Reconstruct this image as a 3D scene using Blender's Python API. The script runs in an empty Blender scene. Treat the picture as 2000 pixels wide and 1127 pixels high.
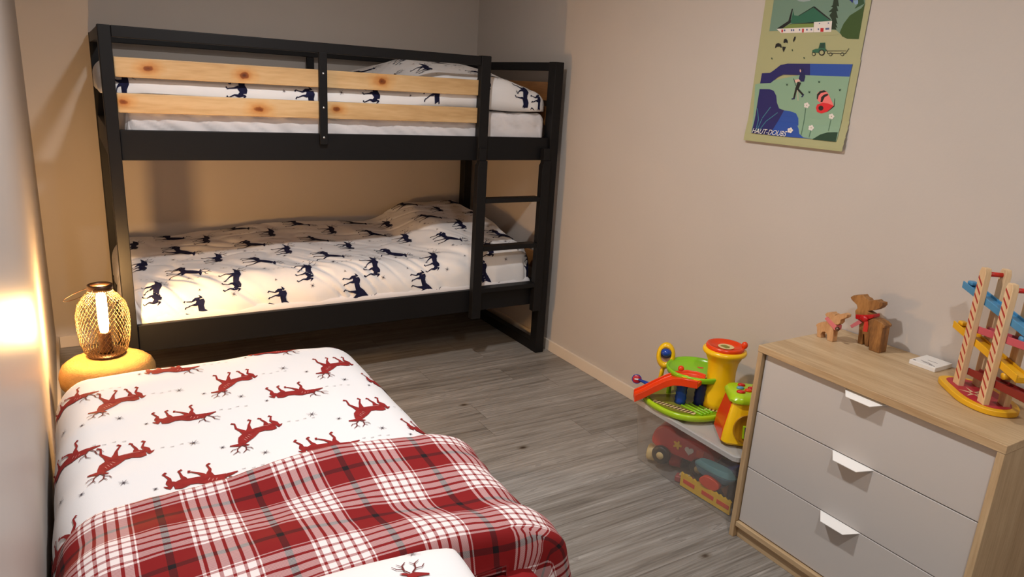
import bpy, bmesh, math, random
from mathutils import Vector, Matrix, noise
R = math.radians
PI = math.pi
sc = bpy.context.scene
C = sc.collection

# ------------------------------------------------------------------ camera, light, exposure
yaw, pit, rol, FPX = -32.1073, -15.7789, 3.458, 1387.9529
CAM = Vector((-2.255, -4.1798, 1.4471))
fw = Vector((-math.sin(R(yaw))*math.cos(R(pit)), math.cos(R(yaw))*math.cos(R(pit)), math.sin(R(pit))))
rt = fw.cross(Vector((0, 0, 1))).normalized()
up = rt.cross(fw)
rt2 = rt*math.cos(R(rol)) + up*math.sin(R(rol))
up2 = -rt*math.sin(R(rol)) + up*math.cos(R(rol))
cd = bpy.data.cameras.new('camera')
cd.sensor_width = 36.0
cd.lens = FPX/2000*36
cd.clip_start = 0.02
cam = bpy.data.objects.new('camera', cd)
C.objects.link(cam)
M4 = Matrix((rt2, up2, -fw)).transposed().to_4x4()
M4.translation = CAM
cam.matrix_world = M4
sc.camera = cam

w = bpy.data.worlds.new('world')
sc.world = w
w.use_nodes = True
w.node_tree.nodes['Background'].inputs[0].default_value = (1.0, 0.93, 0.87, 1)
w.node_tree.nodes['Background'].inputs[1].default_value = 0.05

vs = sc.view_settings
vs.view_transform = 'Standard'
vs.look = 'None'
vs.gamma = 1
vs.exposure = 0.07
vs.use_curve_mapping = False

DOWNLIGHTS = [(-1.60, -2.42, 28.0), (-1.55, -4.10, 18.0)]      # x, y, watts
CEIL = 2.45
for x, y, wt in DOWNLIGHTS:
    ld = bpy.data.lights.new('downlight', 'AREA')
    ld.shape = 'DISK'
    ld.size = 0.11
    ld.energy = wt
    ld.spread = R(172)
    ld.color = (1.0, 0.985, 0.98)
    lo = bpy.data.objects.new('downlight', ld)
    lo.location = (x, y, CEIL-0.012)
    C.objects.link(lo)
BULB = 720.0            # emission strength of the filament bulb

# ------------------------------------------------------------------ colour and material helpers
def s2l(c):
    return c/12.92 if c <= 0.04045 else ((c+0.055)/1.055)**2.4
def col(r, g, b):
    return (s2l(r/255), s2l(g/255), s2l(b/255), 1)

def newmat(name):
    m = bpy.data.materials.new(name)
    m.use_nodes = True
    nt = m.node_tree
    return m, nt, nt.nodes['Principled BSDF']

def N(nt, t, **kw):
    n = nt.nodes.new(t)
    for k, v in kw.items():
        setattr(n, k, v)
    return n

def mat(name, c, rough=0.6, metal=0.0, bump=0.0, bscale=200, vary=0.0, vscale=6, coat=0.0, spec=0.5, emit=0):
    """plain surface with procedural bump and slight tone variation"""
    m, nt, p = newmat(name)
    cc = col(*c)
    p.inputs['Base Color'].default_value = cc
    p.inputs['Roughness'].default_value = rough
    p.inputs['Metallic'].default_value = metal
    p.inputs['Coat Weight'].default_value = coat
    p.inputs['Specular IOR Level'].default_value = spec
    tc = N(nt, 'ShaderNodeTexCoord')
    if vary > 0:
        no = N(nt, 'ShaderNodeTexNoise')
        no.inputs['Scale'].default_value = vscale
        no.inputs['Detail'].default_value = 3
        nt.links.new(tc.outputs['Object'], no.inputs['Vector'])
        mr = N(nt, 'ShaderNodeMapRange')
        mr.inputs[1].default_value = 0.3
        mr.inputs[2].default_value = 0.7
        mr.inputs[3].default_value = 1-vary
        mr.inputs[4].default_value = 1+vary
        nt.links.new(no.outputs['Fac'], mr.inputs[0])
        mx = N(nt, 'ShaderNodeVectorMath', operation='SCALE')
        mx.inputs[0].default_value = cc[:3]
        nt.links.new(mr.outputs[0], mx.inputs['Scale'])
        nt.links.new(mx.outputs[0], p.inputs['Base Color'])
    if bump > 0:
        no = N(nt, 'ShaderNodeTexNoise')
        no.inputs['Scale'].default_value = bscale
        no.inputs['Detail'].default_value = 2
        nt.links.new(tc.outputs['Object'], no.inputs['Vector'])
        b = N(nt, 'ShaderNodeBump')
        b.inputs['Strength'].default_value = bump
        b.inputs['Distance'].default_value = 0.002
        nt.links.new(no.outputs['Fac'], b.inputs['Height'])
        nt.links.new(b.outputs[0], p.inputs['Normal'])
    if emit:
        p.inputs['Emission Color'].default_value = cc
        p.inputs['Emission Strength'].default_value = emit
    return m

def ramp(nt, stops, interp='LINEAR'):
    r = N(nt, 'ShaderNodeValToRGB')
    cr = r.color_ramp
    cr.interpolation = interp
    while len(cr.elements) < len(stops):
        cr.elements.new(0.5)
    for e, (pp, c) in zip(cr.elements, stops):
        e.position = pp
        e.color = col(*c)
    return r

def mth(nt, op, a, b=None, c=None):
    n = N(nt, 'ShaderNodeMath', operation=op)
    for i, v in enumerate((a, b, c)):
        if v is None:
            continue
        if isinstance(v, (int, float)):
            n.inputs[i].default_value = v
        else:
            nt.links.new(v, n.inputs[i])
    return n.outputs[0]

def wood(name, c1, c2, c3, axis=0, scale=14, stretch=0.06, rough=0.5, knots=0, bump=0.08, mixw=1.0):
    """streaky grain running along the axis; optional knots"""
    m, nt, p = newmat(name)
    tc = N(nt, 'ShaderNodeTexCoord')
    mp = N(nt, 'ShaderNodeMapping')
    s = [1, 1, 1]
    s[axis] = stretch
    mp.inputs['Scale'].default_value = s
    nt.links.new(tc.outputs['Object'], mp.inputs['Vector'])
    n1 = N(nt, 'ShaderNodeTexNoise')
    n1.inputs['Scale'].default_value = scale
    n1.inputs['Detail'].default_value = 6
    n1.inputs['Distortion'].default_value = 0.4
    nt.links.new(mp.outputs[0], n1.inputs['Vector'])
    n2 = N(nt, 'ShaderNodeTexNoise')
    n2.inputs['Scale'].default_value = scale*9
    n2.inputs['Detail'].default_value = 3
    nt.links.new(mp.outputs[0], n2.inputs['Vector'])
    f = mth(nt, 'ADD', mth(nt, 'MULTIPLY', n1.outputs['Fac'], 0.65), mth(nt, 'MULTIPLY', n2.outputs['Fac'], 0.35))
    r = ramp(nt, [(0.36, c1), (0.5, c2), (0.64, c3)])
    nt.links.new(f, r.inputs[0])
    out = r.outputs[0]
    if knots:
        vo = N(nt, 'ShaderNodeTexVoronoi')
        vo.inputs['Scale'].default_value = knots
        vo.inputs['Randomness'].default_value = 0.9
        mp2 = N(nt, 'ShaderNodeMapping')
        s2 = [1, 1, 1]
        s2[axis] = 0.62
        mp2.inputs['Scale'].default_value = s2
        nt.links.new(tc.outputs['Object'], mp2.inputs['Vector'])
        nt.links.new(mp2.outputs[0], vo.inputs['Vector'])
        kr = ramp(nt, [(0.0, (120, 70, 25)), (0.055, (150, 95, 40)), (0.075, (205, 150, 85)), (0.16, (255, 255, 255))])
        nt.links.new(vo.outputs['Distance'], kr.inputs[0])
        mx = N(nt, 'ShaderNodeMix', data_type='RGBA', blend_type='MULTIPLY')
        mx.inputs[0].default_value = 0.9
        nt.links.new(out, mx.inputs[6])
        nt.links.new(kr.outputs[0], mx.inputs[7])
        out = mx.outputs[2]
    nt.links.new(out, p.inputs['Base Color'])
    p.inputs['Roughness'].default_value = rough
    b = N(nt, 'ShaderNodeBump')
    b.inputs['Strength'].default_value = bump
    b.inputs['Distance'].default_value = 0.002
    nt.links.new(f, b.inputs['Height'])
    nt.links.new(b.outputs[0], p.inputs['Normal'])
    return m

def knotty(name, knots):
    """varnished pine with its knots at (x, z) along the board"""
    m = wood(name, (186, 150, 102), (203, 168, 120), (215, 184, 138), axis=0, scale=10, stretch=0.12, rough=0.4)
    nt = m.node_tree
    p = nt.nodes['Principled BSDF']
    out = p.inputs['Base Color'].links[0].from_socket
    tc = N(nt, 'ShaderNodeTexCoord')
    no = N(nt, 'ShaderNodeTexNoise')
    no.inputs['Scale'].default_value = 30
    nt.links.new(tc.outputs['Object'], no.inputs['Vector'])
    for kx, kz, r in knots:
        mp = N(nt, 'ShaderNodeMapping')
        mp.inputs['Location'].default_value = (-kx/r*0.62, 0, -kz/r)
        mp.inputs['Scale'].default_value = (0.62/r, 0, 1/r)
        nt.links.new(tc.outputs['Object'], mp.inputs['Vector'])
        ln = N(nt, 'ShaderNodeVectorMath', operation='LENGTH')
        nt.links.new(mp.outputs[0], ln.inputs[0])
        d = mth(nt, 'ADD', ln.outputs['Value'], mth(nt, 'MULTIPLY', mth(nt, 'SUBTRACT', no.outputs['Fac'], 0.5), 0.9))
        r_ = ramp(nt, [(0.0, (110, 62, 24)), (0.10, (150, 92, 40)), (0.22, (176, 116, 56)), (0.30, (236, 196, 150)), (0.62, (255, 240, 220)), (1.0, (255, 255, 255))])
        nt.links.new(mth(nt, 'MULTIPLY', d, 0.5), r_.inputs[0])
        mx = N(nt, 'ShaderNodeMix', data_type='RGBA', blend_type='MULTIPLY')
        mx.inputs[0].default_value = 1
        nt.links.new(out, mx.inputs[6]); nt.links.new(r_.outputs[0], mx.inputs[7])
        out = mx.outputs[2]
    nt.links.new(out, p.inputs['Base Color'])
    return m

def floor_mat():
    m, nt, p = newmat('grey_wood_vinyl')
    tc = N(nt, 'ShaderNodeTexCoord')
    sx = N(nt, 'ShaderNodeSeparateXYZ')
    nt.links.new(tc.outputs['Object'], sx.inputs[0])
    X, Y = sx.outputs[0], sx.outputs[1]
    PWD, PLN = 0.165, 1.15
    yr = mth(nt, 'DIVIDE', Y, PWD)
    row = mth(nt, 'FLOOR', yr)
    fy = mth(nt, 'FRACT', yr)
    wn = N(nt, 'ShaderNodeTexWhiteNoise', noise_dimensions='1D')
    nt.links.new(row, wn.inputs['W'])
    xo = mth(nt, 'ADD', X, mth(nt, 'MULTIPLY', wn.outputs['Value'], 3.0))
    xr = mth(nt, 'DIVIDE', xo, PLN)
    pc = mth(nt, 'FLOOR', xr)
    fx = mth(nt, 'FRACT', xr)
    wid = N(nt, 'ShaderNodeTexWhiteNoise', noise_dimensions='2D')
    cb = N(nt, 'ShaderNodeCombineXYZ')
    nt.links.new(row, cb.inputs[0])
    nt.links.new(pc, cb.inputs[1])
    nt.links.new(cb.outputs[0], wid.inputs['Vector'])
    # grain coordinates, shifted per plank
    g = N(nt, 'ShaderNodeCombineXYZ')
    nt.links.new(mth(nt, 'MULTIPLY', xo, 0.75), g.inputs[0])
    nt.links.new(mth(nt, 'MULTIPLY', Y, 17.0), g.inputs[1])
    nt.links.new(mth(nt, 'MULTIPLY', wid.outputs['Value'], 37.0), g.inputs[2])
    n1 = N(nt, 'ShaderNodeTexNoise')
    n1.inputs['Scale'].default_value = 1.7
    n1.inputs['Detail'].default_value = 7
    n1.inputs['Roughness'].default_value = 0.62
    n1.inputs['Distortion'].default_value = 0.7
    nt.links.new(g.outputs[0], n1.inputs['Vector'])
    n2 = N(nt, 'ShaderNodeTexNoise')
    n2.inputs['Scale'].default_value = 9
    n2.inputs['Detail'].default_value = 4
    nt.links.new(g.outputs[0], n2.inputs['Vector'])
    # cathedral grain lines
    n3 = N(nt, 'ShaderNodeTexNoise')
    n3.inputs['Scale'].default_value = 0.8
    n3.inputs['Detail'].default_value = 2
    nt.links.new(g.outputs[0], n3.inputs['Vector'])
    ring = mth(nt, 'FRACT', mth(nt, 'MULTIPLY', n3.outputs['Fac'], 16.0))
    rl = mth(nt, 'ABSOLUTE', mth(nt, 'SUBTRACT', ring, 0.5))
    f = mth(nt, 'ADD', mth(nt, 'MULTIPLY', n1.outputs['Fac'], 0.62), mth(nt, 'MULTIPLY', n2.outputs['Fac'], 0.24))
    f = mth(nt, 'ADD', f, mth(nt, 'MULTIPLY', rl, 0.20))
    f = mth(nt, 'ADD', f, mth(nt, 'MULTIPLY', mth(nt, 'SUBTRACT', wid.outputs['Value'], 0.5), 0.09))
    r = ramp(nt, [(0.30, (98, 92, 85)), (0.42, (128, 122, 114)), (0.54, (150, 145, 138)), (0.66, (176, 171, 164))])
    nt.links.new(f, r.inputs[0])
    line = mth(nt, 'MULTIPLY', mth(nt, 'GREATER_THAN', rl, 0.44), mth(nt, 'GREATER_THAN', n1.outputs['Fac'], 0.50))
    # knots
    vo = N(nt, 'ShaderNodeTexVoronoi')
    vo.inputs['Scale'].default_value = 2.6
    kv = N(nt, 'ShaderNodeCombineXYZ')
    nt.links.new(mth(nt, 'MULTIPLY', X, 1.0), kv.inputs[0])
    nt.links.new(mth(nt, 'MULTIPLY', Y, 1.7), kv.inputs[1])
    nt.links.new(kv.outputs[0], vo.inputs['Vector'])
    kr = ramp(nt, [(0.0, (105, 85, 70)), (0.022, (135, 115, 100)), (0.05, (225, 220, 212)), (0.09, (255, 255, 255))])
    nt.links.new(vo.outputs['Distance'], kr.inputs[0])
    mx = N(nt, 'ShaderNodeMix', data_type='RGBA', blend_type='MULTIPLY')
    mx.inputs[0].default_value = 1.0
    nt.links.new(r.outputs[0], mx.inputs[6])
    nt.links.new(kr.outputs[0], mx.inputs[7])
    # seams
    sy = mth(nt, 'LESS_THAN', mth(nt, 'MINIMUM', fy, mth(nt, 'SUBTRACT', 1.0, fy)), 0.008)
    sxx = mth(nt, 'LESS_THAN', mth(nt, 'MINIMUM', fx, mth(nt, 'SUBTRACT', 1.0, fx)), 0.0012)
    seam = mth(nt, 'MAXIMUM', sy, sxx)
    mx2 = N(nt, 'ShaderNodeMix', data_type='RGBA')
    nt.links.new(mth(nt, 'MAXIMUM', mth(nt, 'MULTIPLY', seam, 0.5), mth(nt, 'MULTIPLY', line, 0.32)), mx2.inputs[0])
    nt.links.new(mx.outputs[2], mx2.inputs[6])
    mx2.inputs[7].default_value = col(70, 60, 52)
    nt.links.new(mx2.outputs[2], p.inputs['Base Color'])
    p.inputs['Roughness'].default_value = 0.42
    b = N(nt, 'ShaderNodeBump')
    b.inputs['Strength'].default_value = 0.25
    b.inputs['Distance'].default_value = 0.0015
    nt.links.new(f, b.inputs['Height'])
    nt.links.new(b.outputs[0], p.inputs['Normal'])
    return m

def plaid_mat():
    m, nt, p = newmat('red_plaid_cotton')
    uv = N(nt, 'ShaderNodeUVMap')
    sx = N(nt, 'ShaderNodeSeparateXYZ')
    nt.links.new(uv.outputs[0], sx.inputs[0])
    W, RD, BK = (236, 228, 227), (148, 34, 36), (40, 32, 36)
    stops = [(0.0, W), (0.016, RD), (0.048, W), (0.125, RD), (0.157, W), (0.233, RD), (0.265, W), (0.341, RD), (0.373, W),
             (0.450, RD), (0.482, W), (0.50, RD), (0.72, BK), (0.79, RD), (0.988, W)]
    outs = []
    for k, (o, per) in enumerate(((sx.outputs[0], 0.193), (sx.outputs[1], 0.193))):
        f = mth(nt, 'FRACT', mth(nt, 'DIVIDE', o, per))
        r = ramp(nt, stops, 'CONSTANT')
        nt.links.new(f, r.inputs[0])
        outs.append(r.outputs[0])
    # twill: fine diagonal interleave of warp and weft
    tw = mth(nt, 'FRACT', mth(nt, 'DIVIDE', mth(nt, 'ADD', sx.outputs[0], sx.outputs[1]), 0.0035))
    fac = mth(nt, 'ADD', 0.33, mth(nt, 'MULTIPLY', mth(nt, 'GREATER_THAN', tw, 0.5), 0.3))
    mx = N(nt, 'ShaderNodeMix', data_type='RGBA')
    nt.links.new(fac, mx.inputs[0])
    nt.links.new(outs[0], mx.inputs[6])
    nt.links.new(outs[1], mx.inputs[7])
    mu = N(nt, 'ShaderNodeMix', data_type='RGBA', blend_type='MULTIPLY')
    mu.inputs[0].default_value = 1
    nt.links.new(outs[0], mu.inputs[6])
    nt.links.new(outs[1], mu.inputs[7])
    m2 = N(nt, 'ShaderNodeMix', data_type='RGBA')
    m2.inputs[0].default_value = 0.42
    nt.links.new(mx.outputs[2], m2.inputs[6])
    nt.links.new(mu.outputs[2], m2.inputs[7])
    nt.links.new(m2.outputs[2], p.inputs['Base Color'])
    p.inputs['Roughness'].default_value = 0.85
    p.inputs['Specular IOR Level'].default_value = 0.2
    return m

def clear_plastic(name, c, alpha, rough=0.12):
    m, nt, p = newmat(name)
    p.inputs['Base Color'].default_value = col(*c)
    p.inputs['Roughness'].default_value = rough
    p.inputs['Alpha'].default_value = alpha
    return m

def emis(name, c, strength):
    m, nt, p = newmat(name)
    e = N(nt, 'ShaderNodeEmission')
    e.inputs[0].default_value = col(*c)
    e.inputs[1].default_value = strength
    nt.links.new(e.outputs[0], nt.nodes['Material Output'].inputs[0])
    return m

# ------------------------------------------------------------------ mesh builder
class MB:
    def __init__(self):
        self.v = []; self.f = []; self.m = []; self.uv = None; self.cur = 0
    def vert(self, p):
        self.v.append(tuple(p)); return len(self.v)-1
    def face(self, idx):
        self.f.append(tuple(idx)); self.m.append(self.cur)
    def box(self, x0, x1, y0, y1, z0, z1):
        x0, x1 = min(x0, x1), max(x0, x1); y0, y1 = min(y0, y1), max(y0, y1); z0, z1 = min(z0, z1), max(z0, z1)
        i = len(self.v)
        for z in (z0, z1):
            for x, y in ((x0, y0), (x1, y0), (x1, y1), (x0, y1)):
                self.v.append((x, y, z))
        for f in ((3, 2, 1, 0), (4, 5, 6, 7), (0, 1, 5, 4), (1, 2, 6, 5), (2, 3, 7, 6), (3, 0, 4, 7)):
            self.face([i+k for k in f])
        return self
    def prism(self, pts, fn):
        """closed outline pts (2D), fn(p, k) -> 3D for the two caps k=0,1"""
        n = len(pts)
        a = [self.vert(fn(q, 0)) for q in pts]
        b = [self.vert(fn(q, 1)) for q in pts]
        self.face(a[::-1]); self.face(b)
        for i in range(n):
            j = (i+1) % n
            self.face((a[i], a[j], b[j], b[i]))
        return self
    def lathe(self, prof, c=(0, 0, 0), seg=32, sx=1, sy=1, ax=None, hole=False):
        """prof: (r, z) list; ax: matrix to reorient"""
        c = Vector(c)
        rings = []
        for r, z in prof:
            ring = []
            for k in range(seg):
                a = 2*PI*k/seg
                q = Vector((r*sx*math.cos(a), r*sy*math.sin(a), z))
                if ax is not None:
                    q = ax @ q
                ring.append(self.vert(c+q))
            rings.append(ring)
        for a, b in list(zip(rings, rings[1:]))+([(rings[-1], rings[0])] if hole else []):
            for k in range(seg):
                j = (k+1) % seg
                self.face((a[k], a[j], b[j], b[k]))
        if hole:
            return self
        if prof[0][0] > 1e-6:
            self.face(rings[0][::-1])
        if prof[-1][0] > 1e-6:
            self.face(rings[-1])
        return self
    def tube(self, pts, r, seg=8, closed=False, caps=True):
        pts = [Vector(p) for p in pts]
        n = len(pts)
        rr = r if isinstance(r, (list, tuple)) else [r]*n
        rings = []
        prev = None
        for i in range(n):
            if closed:
                t = pts[(i+1) % n]-pts[i-1]
            else:
                t = pts[min(i+1, n-1)]-pts[max(i-1, 0)]
            t.normalize()
            if prev is None:
                a = Vector((0, 0, 1)) if abs(t.z) < 0.9 else Vector((1, 0, 0))
                nx = t.cross(a).normalized()
            else:
                nx = (prev-t*prev.dot(t)).normalized()
            prev = nx
            ny = t.cross(nx)
            rings.append([self.vert(pts[i]+(nx*math.cos(2*PI*k/seg)+ny*math.sin(2*PI*k/seg))*rr[i]) for k in range(seg)])
        pairs = list(zip(rings, rings[1:]))
        if closed:
            pairs.append((rings[-1], rings[0]))
        for a, b in pairs:
            for k in range(seg):
                j = (k+1) % seg
                self.face((a[k], a[j], b[j], b[k]))
        if not closed and caps:
            self.face(rings[0][::-1]); self.face(rings[-1])
        return self
    def ball(self, c, r, seg=20, sx=1, sy=1, sz=1):
        prof = [(max(r*math.sin(PI*i/12), 0), -r*sz*math.cos(PI*i/12)) for i in range(13)]
        return self.lathe(prof, c, seg, sx, sy)
    def build(self, name, mats, parent=None, smooth=False, bevel=0, bseg=2, subsurf=0, loc=None, rotz=0):
        if not isinstance(mats, (list, tuple)):
            mats = [mats]
        me = bpy.data.meshes.new(name)
        me.from_pydata(self.v, [], self.f)
        for mm in mats:
            me.materials.append(mm)
        me.polygons.foreach_set('material_index', self.m)
        if smooth:
            me.polygons.foreach_set('use_smooth', [True]*len(self.f))
        if self.uv:
            ul = me.uv_layers.new(name='UVMap')
            for poly in me.polygons:
                for li in poly.loop_indices:
                    ul.data[li].uv = self.uv[me.loops[li].vertex_index]
        me.validate()
        bm = bmesh.new(); bm.from_mesh(me)
        bmesh.ops.remove_doubles(bm, verts=bm.verts, dist=1e-6)
        bmesh.ops.recalc_face_normals(bm, faces=bm.faces)
        bm.to_mesh(me); bm.free()
        o = bpy.data.objects.new(name, me)
        C.objects.link(o)
        if parent:
            o.parent = parent
        if loc:
            o.location = loc
        if rotz:
            o.rotation_euler.z = rotz
        if bevel:
            b = o.modifiers.new('bevel', 'BEVEL')
            b.width = bevel; b.segments = bseg; b.limit_method = 'ANGLE'; b.angle_limit = R(40)
            if bseg > 1:
                me.polygons.foreach_set('use_smooth', [True]*len(me.polygons))
                b.harden_normals = True
        if subsurf:
            s = o.modifiers.new('subsurf', 'SUBSURF'); s.levels = s.render_levels = subsurf
        if smooth and not bevel and not subsurf:
            pass
        return o

def tag(o, label, cat, group=None):
    o['label'] = label; o['category'] = cat
    if group:
        o['group'] = group
    return o
def thing(name, label, cat, loc=(0, 0, 0), rotz=0, group=None):
    o = bpy.data.objects.new(name, None)
    o.empty_display_size = 0.05
    C.objects.link(o)
    o.location = loc; o.rotation_euler = (0, 0, rotz)
    return tag(o, label, cat, group)
def struct(o):
    o['kind'] = 'structure'
    return o
def flatshade_auto(o, ang=35):
    """smooth shading but keep creases"""
    me = o.data
    bm = bmesh.new(); bm.from_mesh(me)
    for e in bm.edges:
        if len(e.link_faces) == 2:
            e.smooth = e.calc_face_angle(0) < R(ang)
    for f in bm.faces:
        f.smooth = True
    bm.to_mesh(me); bm.free()
    return o
def bx(name, m, parent, *b, bevel=0.002):
    return MB().box(*b).build(name, m, parent, bevel=bevel)
def sstep(a, b, x):
    t = min(max((x-a)/(b-a), 0), 1)
    return t*t*(3-2*t)

# ------------------------------------------------------------------ materials
M = {}
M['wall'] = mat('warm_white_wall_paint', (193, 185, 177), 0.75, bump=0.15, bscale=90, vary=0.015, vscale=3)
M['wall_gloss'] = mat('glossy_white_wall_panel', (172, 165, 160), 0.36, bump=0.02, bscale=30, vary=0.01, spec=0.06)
M['ceiling'] = mat('white_ceiling_paint', (225, 220, 214), 0.8, bump=0.1)
M['floor'] = floor_mat()
M['skirt'] = mat('cream_skirting_paint', (222, 208, 190), 0.45)
M['black'] = mat('black_painted_wood', (17, 17, 19), 0.5, bump=0.06, bscale=60, vary=0.05, spec=0.25)
M['pine_plain'] = wood('varnished_knotty_pine', (214, 168, 104), (230, 190, 126), (240, 206, 146), axis=0, scale=10, stretch=0.12, rough=0.4)
PINE = []
M['pine_y_shaded'] = wood('varnished_pine_shade_darkened', (120, 78, 40), (140, 94, 50), (156, 108, 62), axis=1, scale=10, stretch=0.12, rough=0.4)  # pine darkened so the shade on the end boards is in the colour
M['screw'] = mat('zinc_screw_metal', (190, 190, 190), 0.3, metal=1)
M['cotton'] = mat('white_cotton', (236, 234, 233), 0.85, bump=0.12, bscale=700, spec=0.2)
M['sheet'] = mat('white_fitted_sheet_cotton', (226, 222, 222), 0.85, bump=0.12, bscale=700, spec=0.2)
M['navy'] = mat('navy_deer_print', (24, 26, 56), 0.85, vary=0.3, vscale=60, spec=0.2)
M['greyprint'] = mat('grey_star_print', (74, 66, 76), 0.85, spec=0.2)
M['dashprint'] = mat('pale_grey_track_print', (150, 142, 142), 0.85, spec=0.2)
M['reddeer'] = mat('red_deer_print', (138, 36, 36), 0.85, vary=0.15, vscale=60, spec=0.2)
M['redink'] = mat('dark_red_antler_print', (104, 44, 44), 0.85, spec=0.2)
M['palefleck'] = mat('pale_fleck_print', (205, 140, 135), 0.85, spec=0.2)
M['redsheet'] = mat('red_cotton_sheet', (128, 20, 24), 0.85, bump=0.1, bscale=500, spec=0.2)
M['plaid'] = plaid_mat()
M['oak'] = wood('pale_oak_laminate', (168, 138, 100), (186, 158, 120), (202, 176, 138), axis=1, scale=16, stretch=0.07, rough=0.45, bump=0.04)
M['oak_z'] = wood('pale_oak_laminate_upright', (168, 138, 100), (186, 158, 120), (202, 176, 138), axis=2, scale=16, stretch=0.07, rough=0.45, bump=0.04)
M['white_front'] = mat('white_satin_laminate', (192, 187, 182), 0.4)
M['white_metal'] = mat('white_lacquered_metal', (238, 236, 232), 0.35)
M['dark_gap'] = mat('dark_drawer_carcass', (60, 52, 44), 0.8)
M['lampmetal'] = mat('dark_bronze_metal', (64, 44, 30), 0.4, metal=0.7)
M['gold'] = mat('brass_wire', (92, 74, 48), 0.4, metal=0.8)
M['bulb'] = emis('glowing_filament_glass', (255, 196, 124), BULB)
M['fluff'] = mat('lamp_tinted_plush', (148, 116, 70), 0.95, bump=0.9, bscale=160, vary=0.12, vscale=30, spec=0.1)  # yellow of the lamp's light is put into the seat colour
M['blackplastic'] = mat('black_plastic', (26, 24, 26), 0.35)
M['lime'] = mat('lime_green_plastic', (166, 204, 28), 0.25)
M['green'] = mat('leaf_green_plastic', (138, 200, 32), 0.25)
M['olive'] = mat('olive_printed_road', (130, 128, 40), 0.4)
M['yellow'] = mat('yellow_plastic', (242, 194, 22), 0.25)
M['orange'] = mat('orange_red_plastic', (228, 66, 16), 0.25)
M['red'] = mat('red_plastic', (200, 30, 20), 0.28)
M['blue'] = mat('blue_plastic', (24, 66, 160), 0.25)
M['darkblue'] = mat('dark_blue_plastic', (16, 28, 90), 0.35)
M['skyblue'] = mat('sky_blue_plastic', (90, 150, 180), 0.35)
M['cyan'] = mat('pale_cyan_plastic', (120, 190, 200), 0.35)
M['silver'] = mat('mirror_foil', (186, 150, 140), 0.2, metal=0.2)
M['whiteplastic'] = mat('white_plastic', (232, 228, 222), 0.35)
M['cream'] = mat('cream_plastic', (222, 200, 140), 0.4)
M['clear'] = clear_plastic('clear_box_plastic', (176, 172, 166), 0.30, 0.15)
M['frost'] = clear_plastic('frosted_lid_plastic', (196, 194, 190), 0.72, 0.3)
M['rawwood'] = wood('pale_beech_wood', (206, 172, 128), (218, 186, 144), (228, 200, 160), axis=2, scale=20, stretch=0.1, rough=0.5)
M['toywood'] = wood('carved_pale_wood', (176, 130, 84), (194, 148, 102), (208, 166, 120), axis=2, scale=22, stretch=0.25, rough=0.6)
M['darkwood'] = wood('carved_brown_wood', (100, 64, 30), (138, 92, 44), (164, 116, 62), axis=2, scale=26, stretch=0.2, rough=0.55)
M['woodblue'] = mat('blue_painted_wood', (72, 138, 180), 0.4)
M['woodyellow'] = mat('yellow_painted_wood', (226, 170, 24), 0.4)
M['woodpink'] = mat('pink_painted_wood', (196, 84, 96), 0.4)
M['wooddred'] = mat('dark_red_painted_wood', (128, 26, 22), 0.4)
M['woodred'] = mat('red_painted_wood', (206, 46, 34), 0.4)
M['stripe'] = mat('red_stripe_paint', (168, 48, 40), 0.5)
M['basered'] = mat('raspberry_painted_wood', (176, 40, 52), 0.45)
M['ribbon'] = mat('red_satin_ribbon', (186, 20, 22), 0.35)
M['ribbonw'] = mat('pink_woven_ribbon', (206, 110, 112), 0.6)
M['bell'] = mat('tarnished_bell_metal', (120, 96, 86), 0.22, metal=1)
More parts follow.
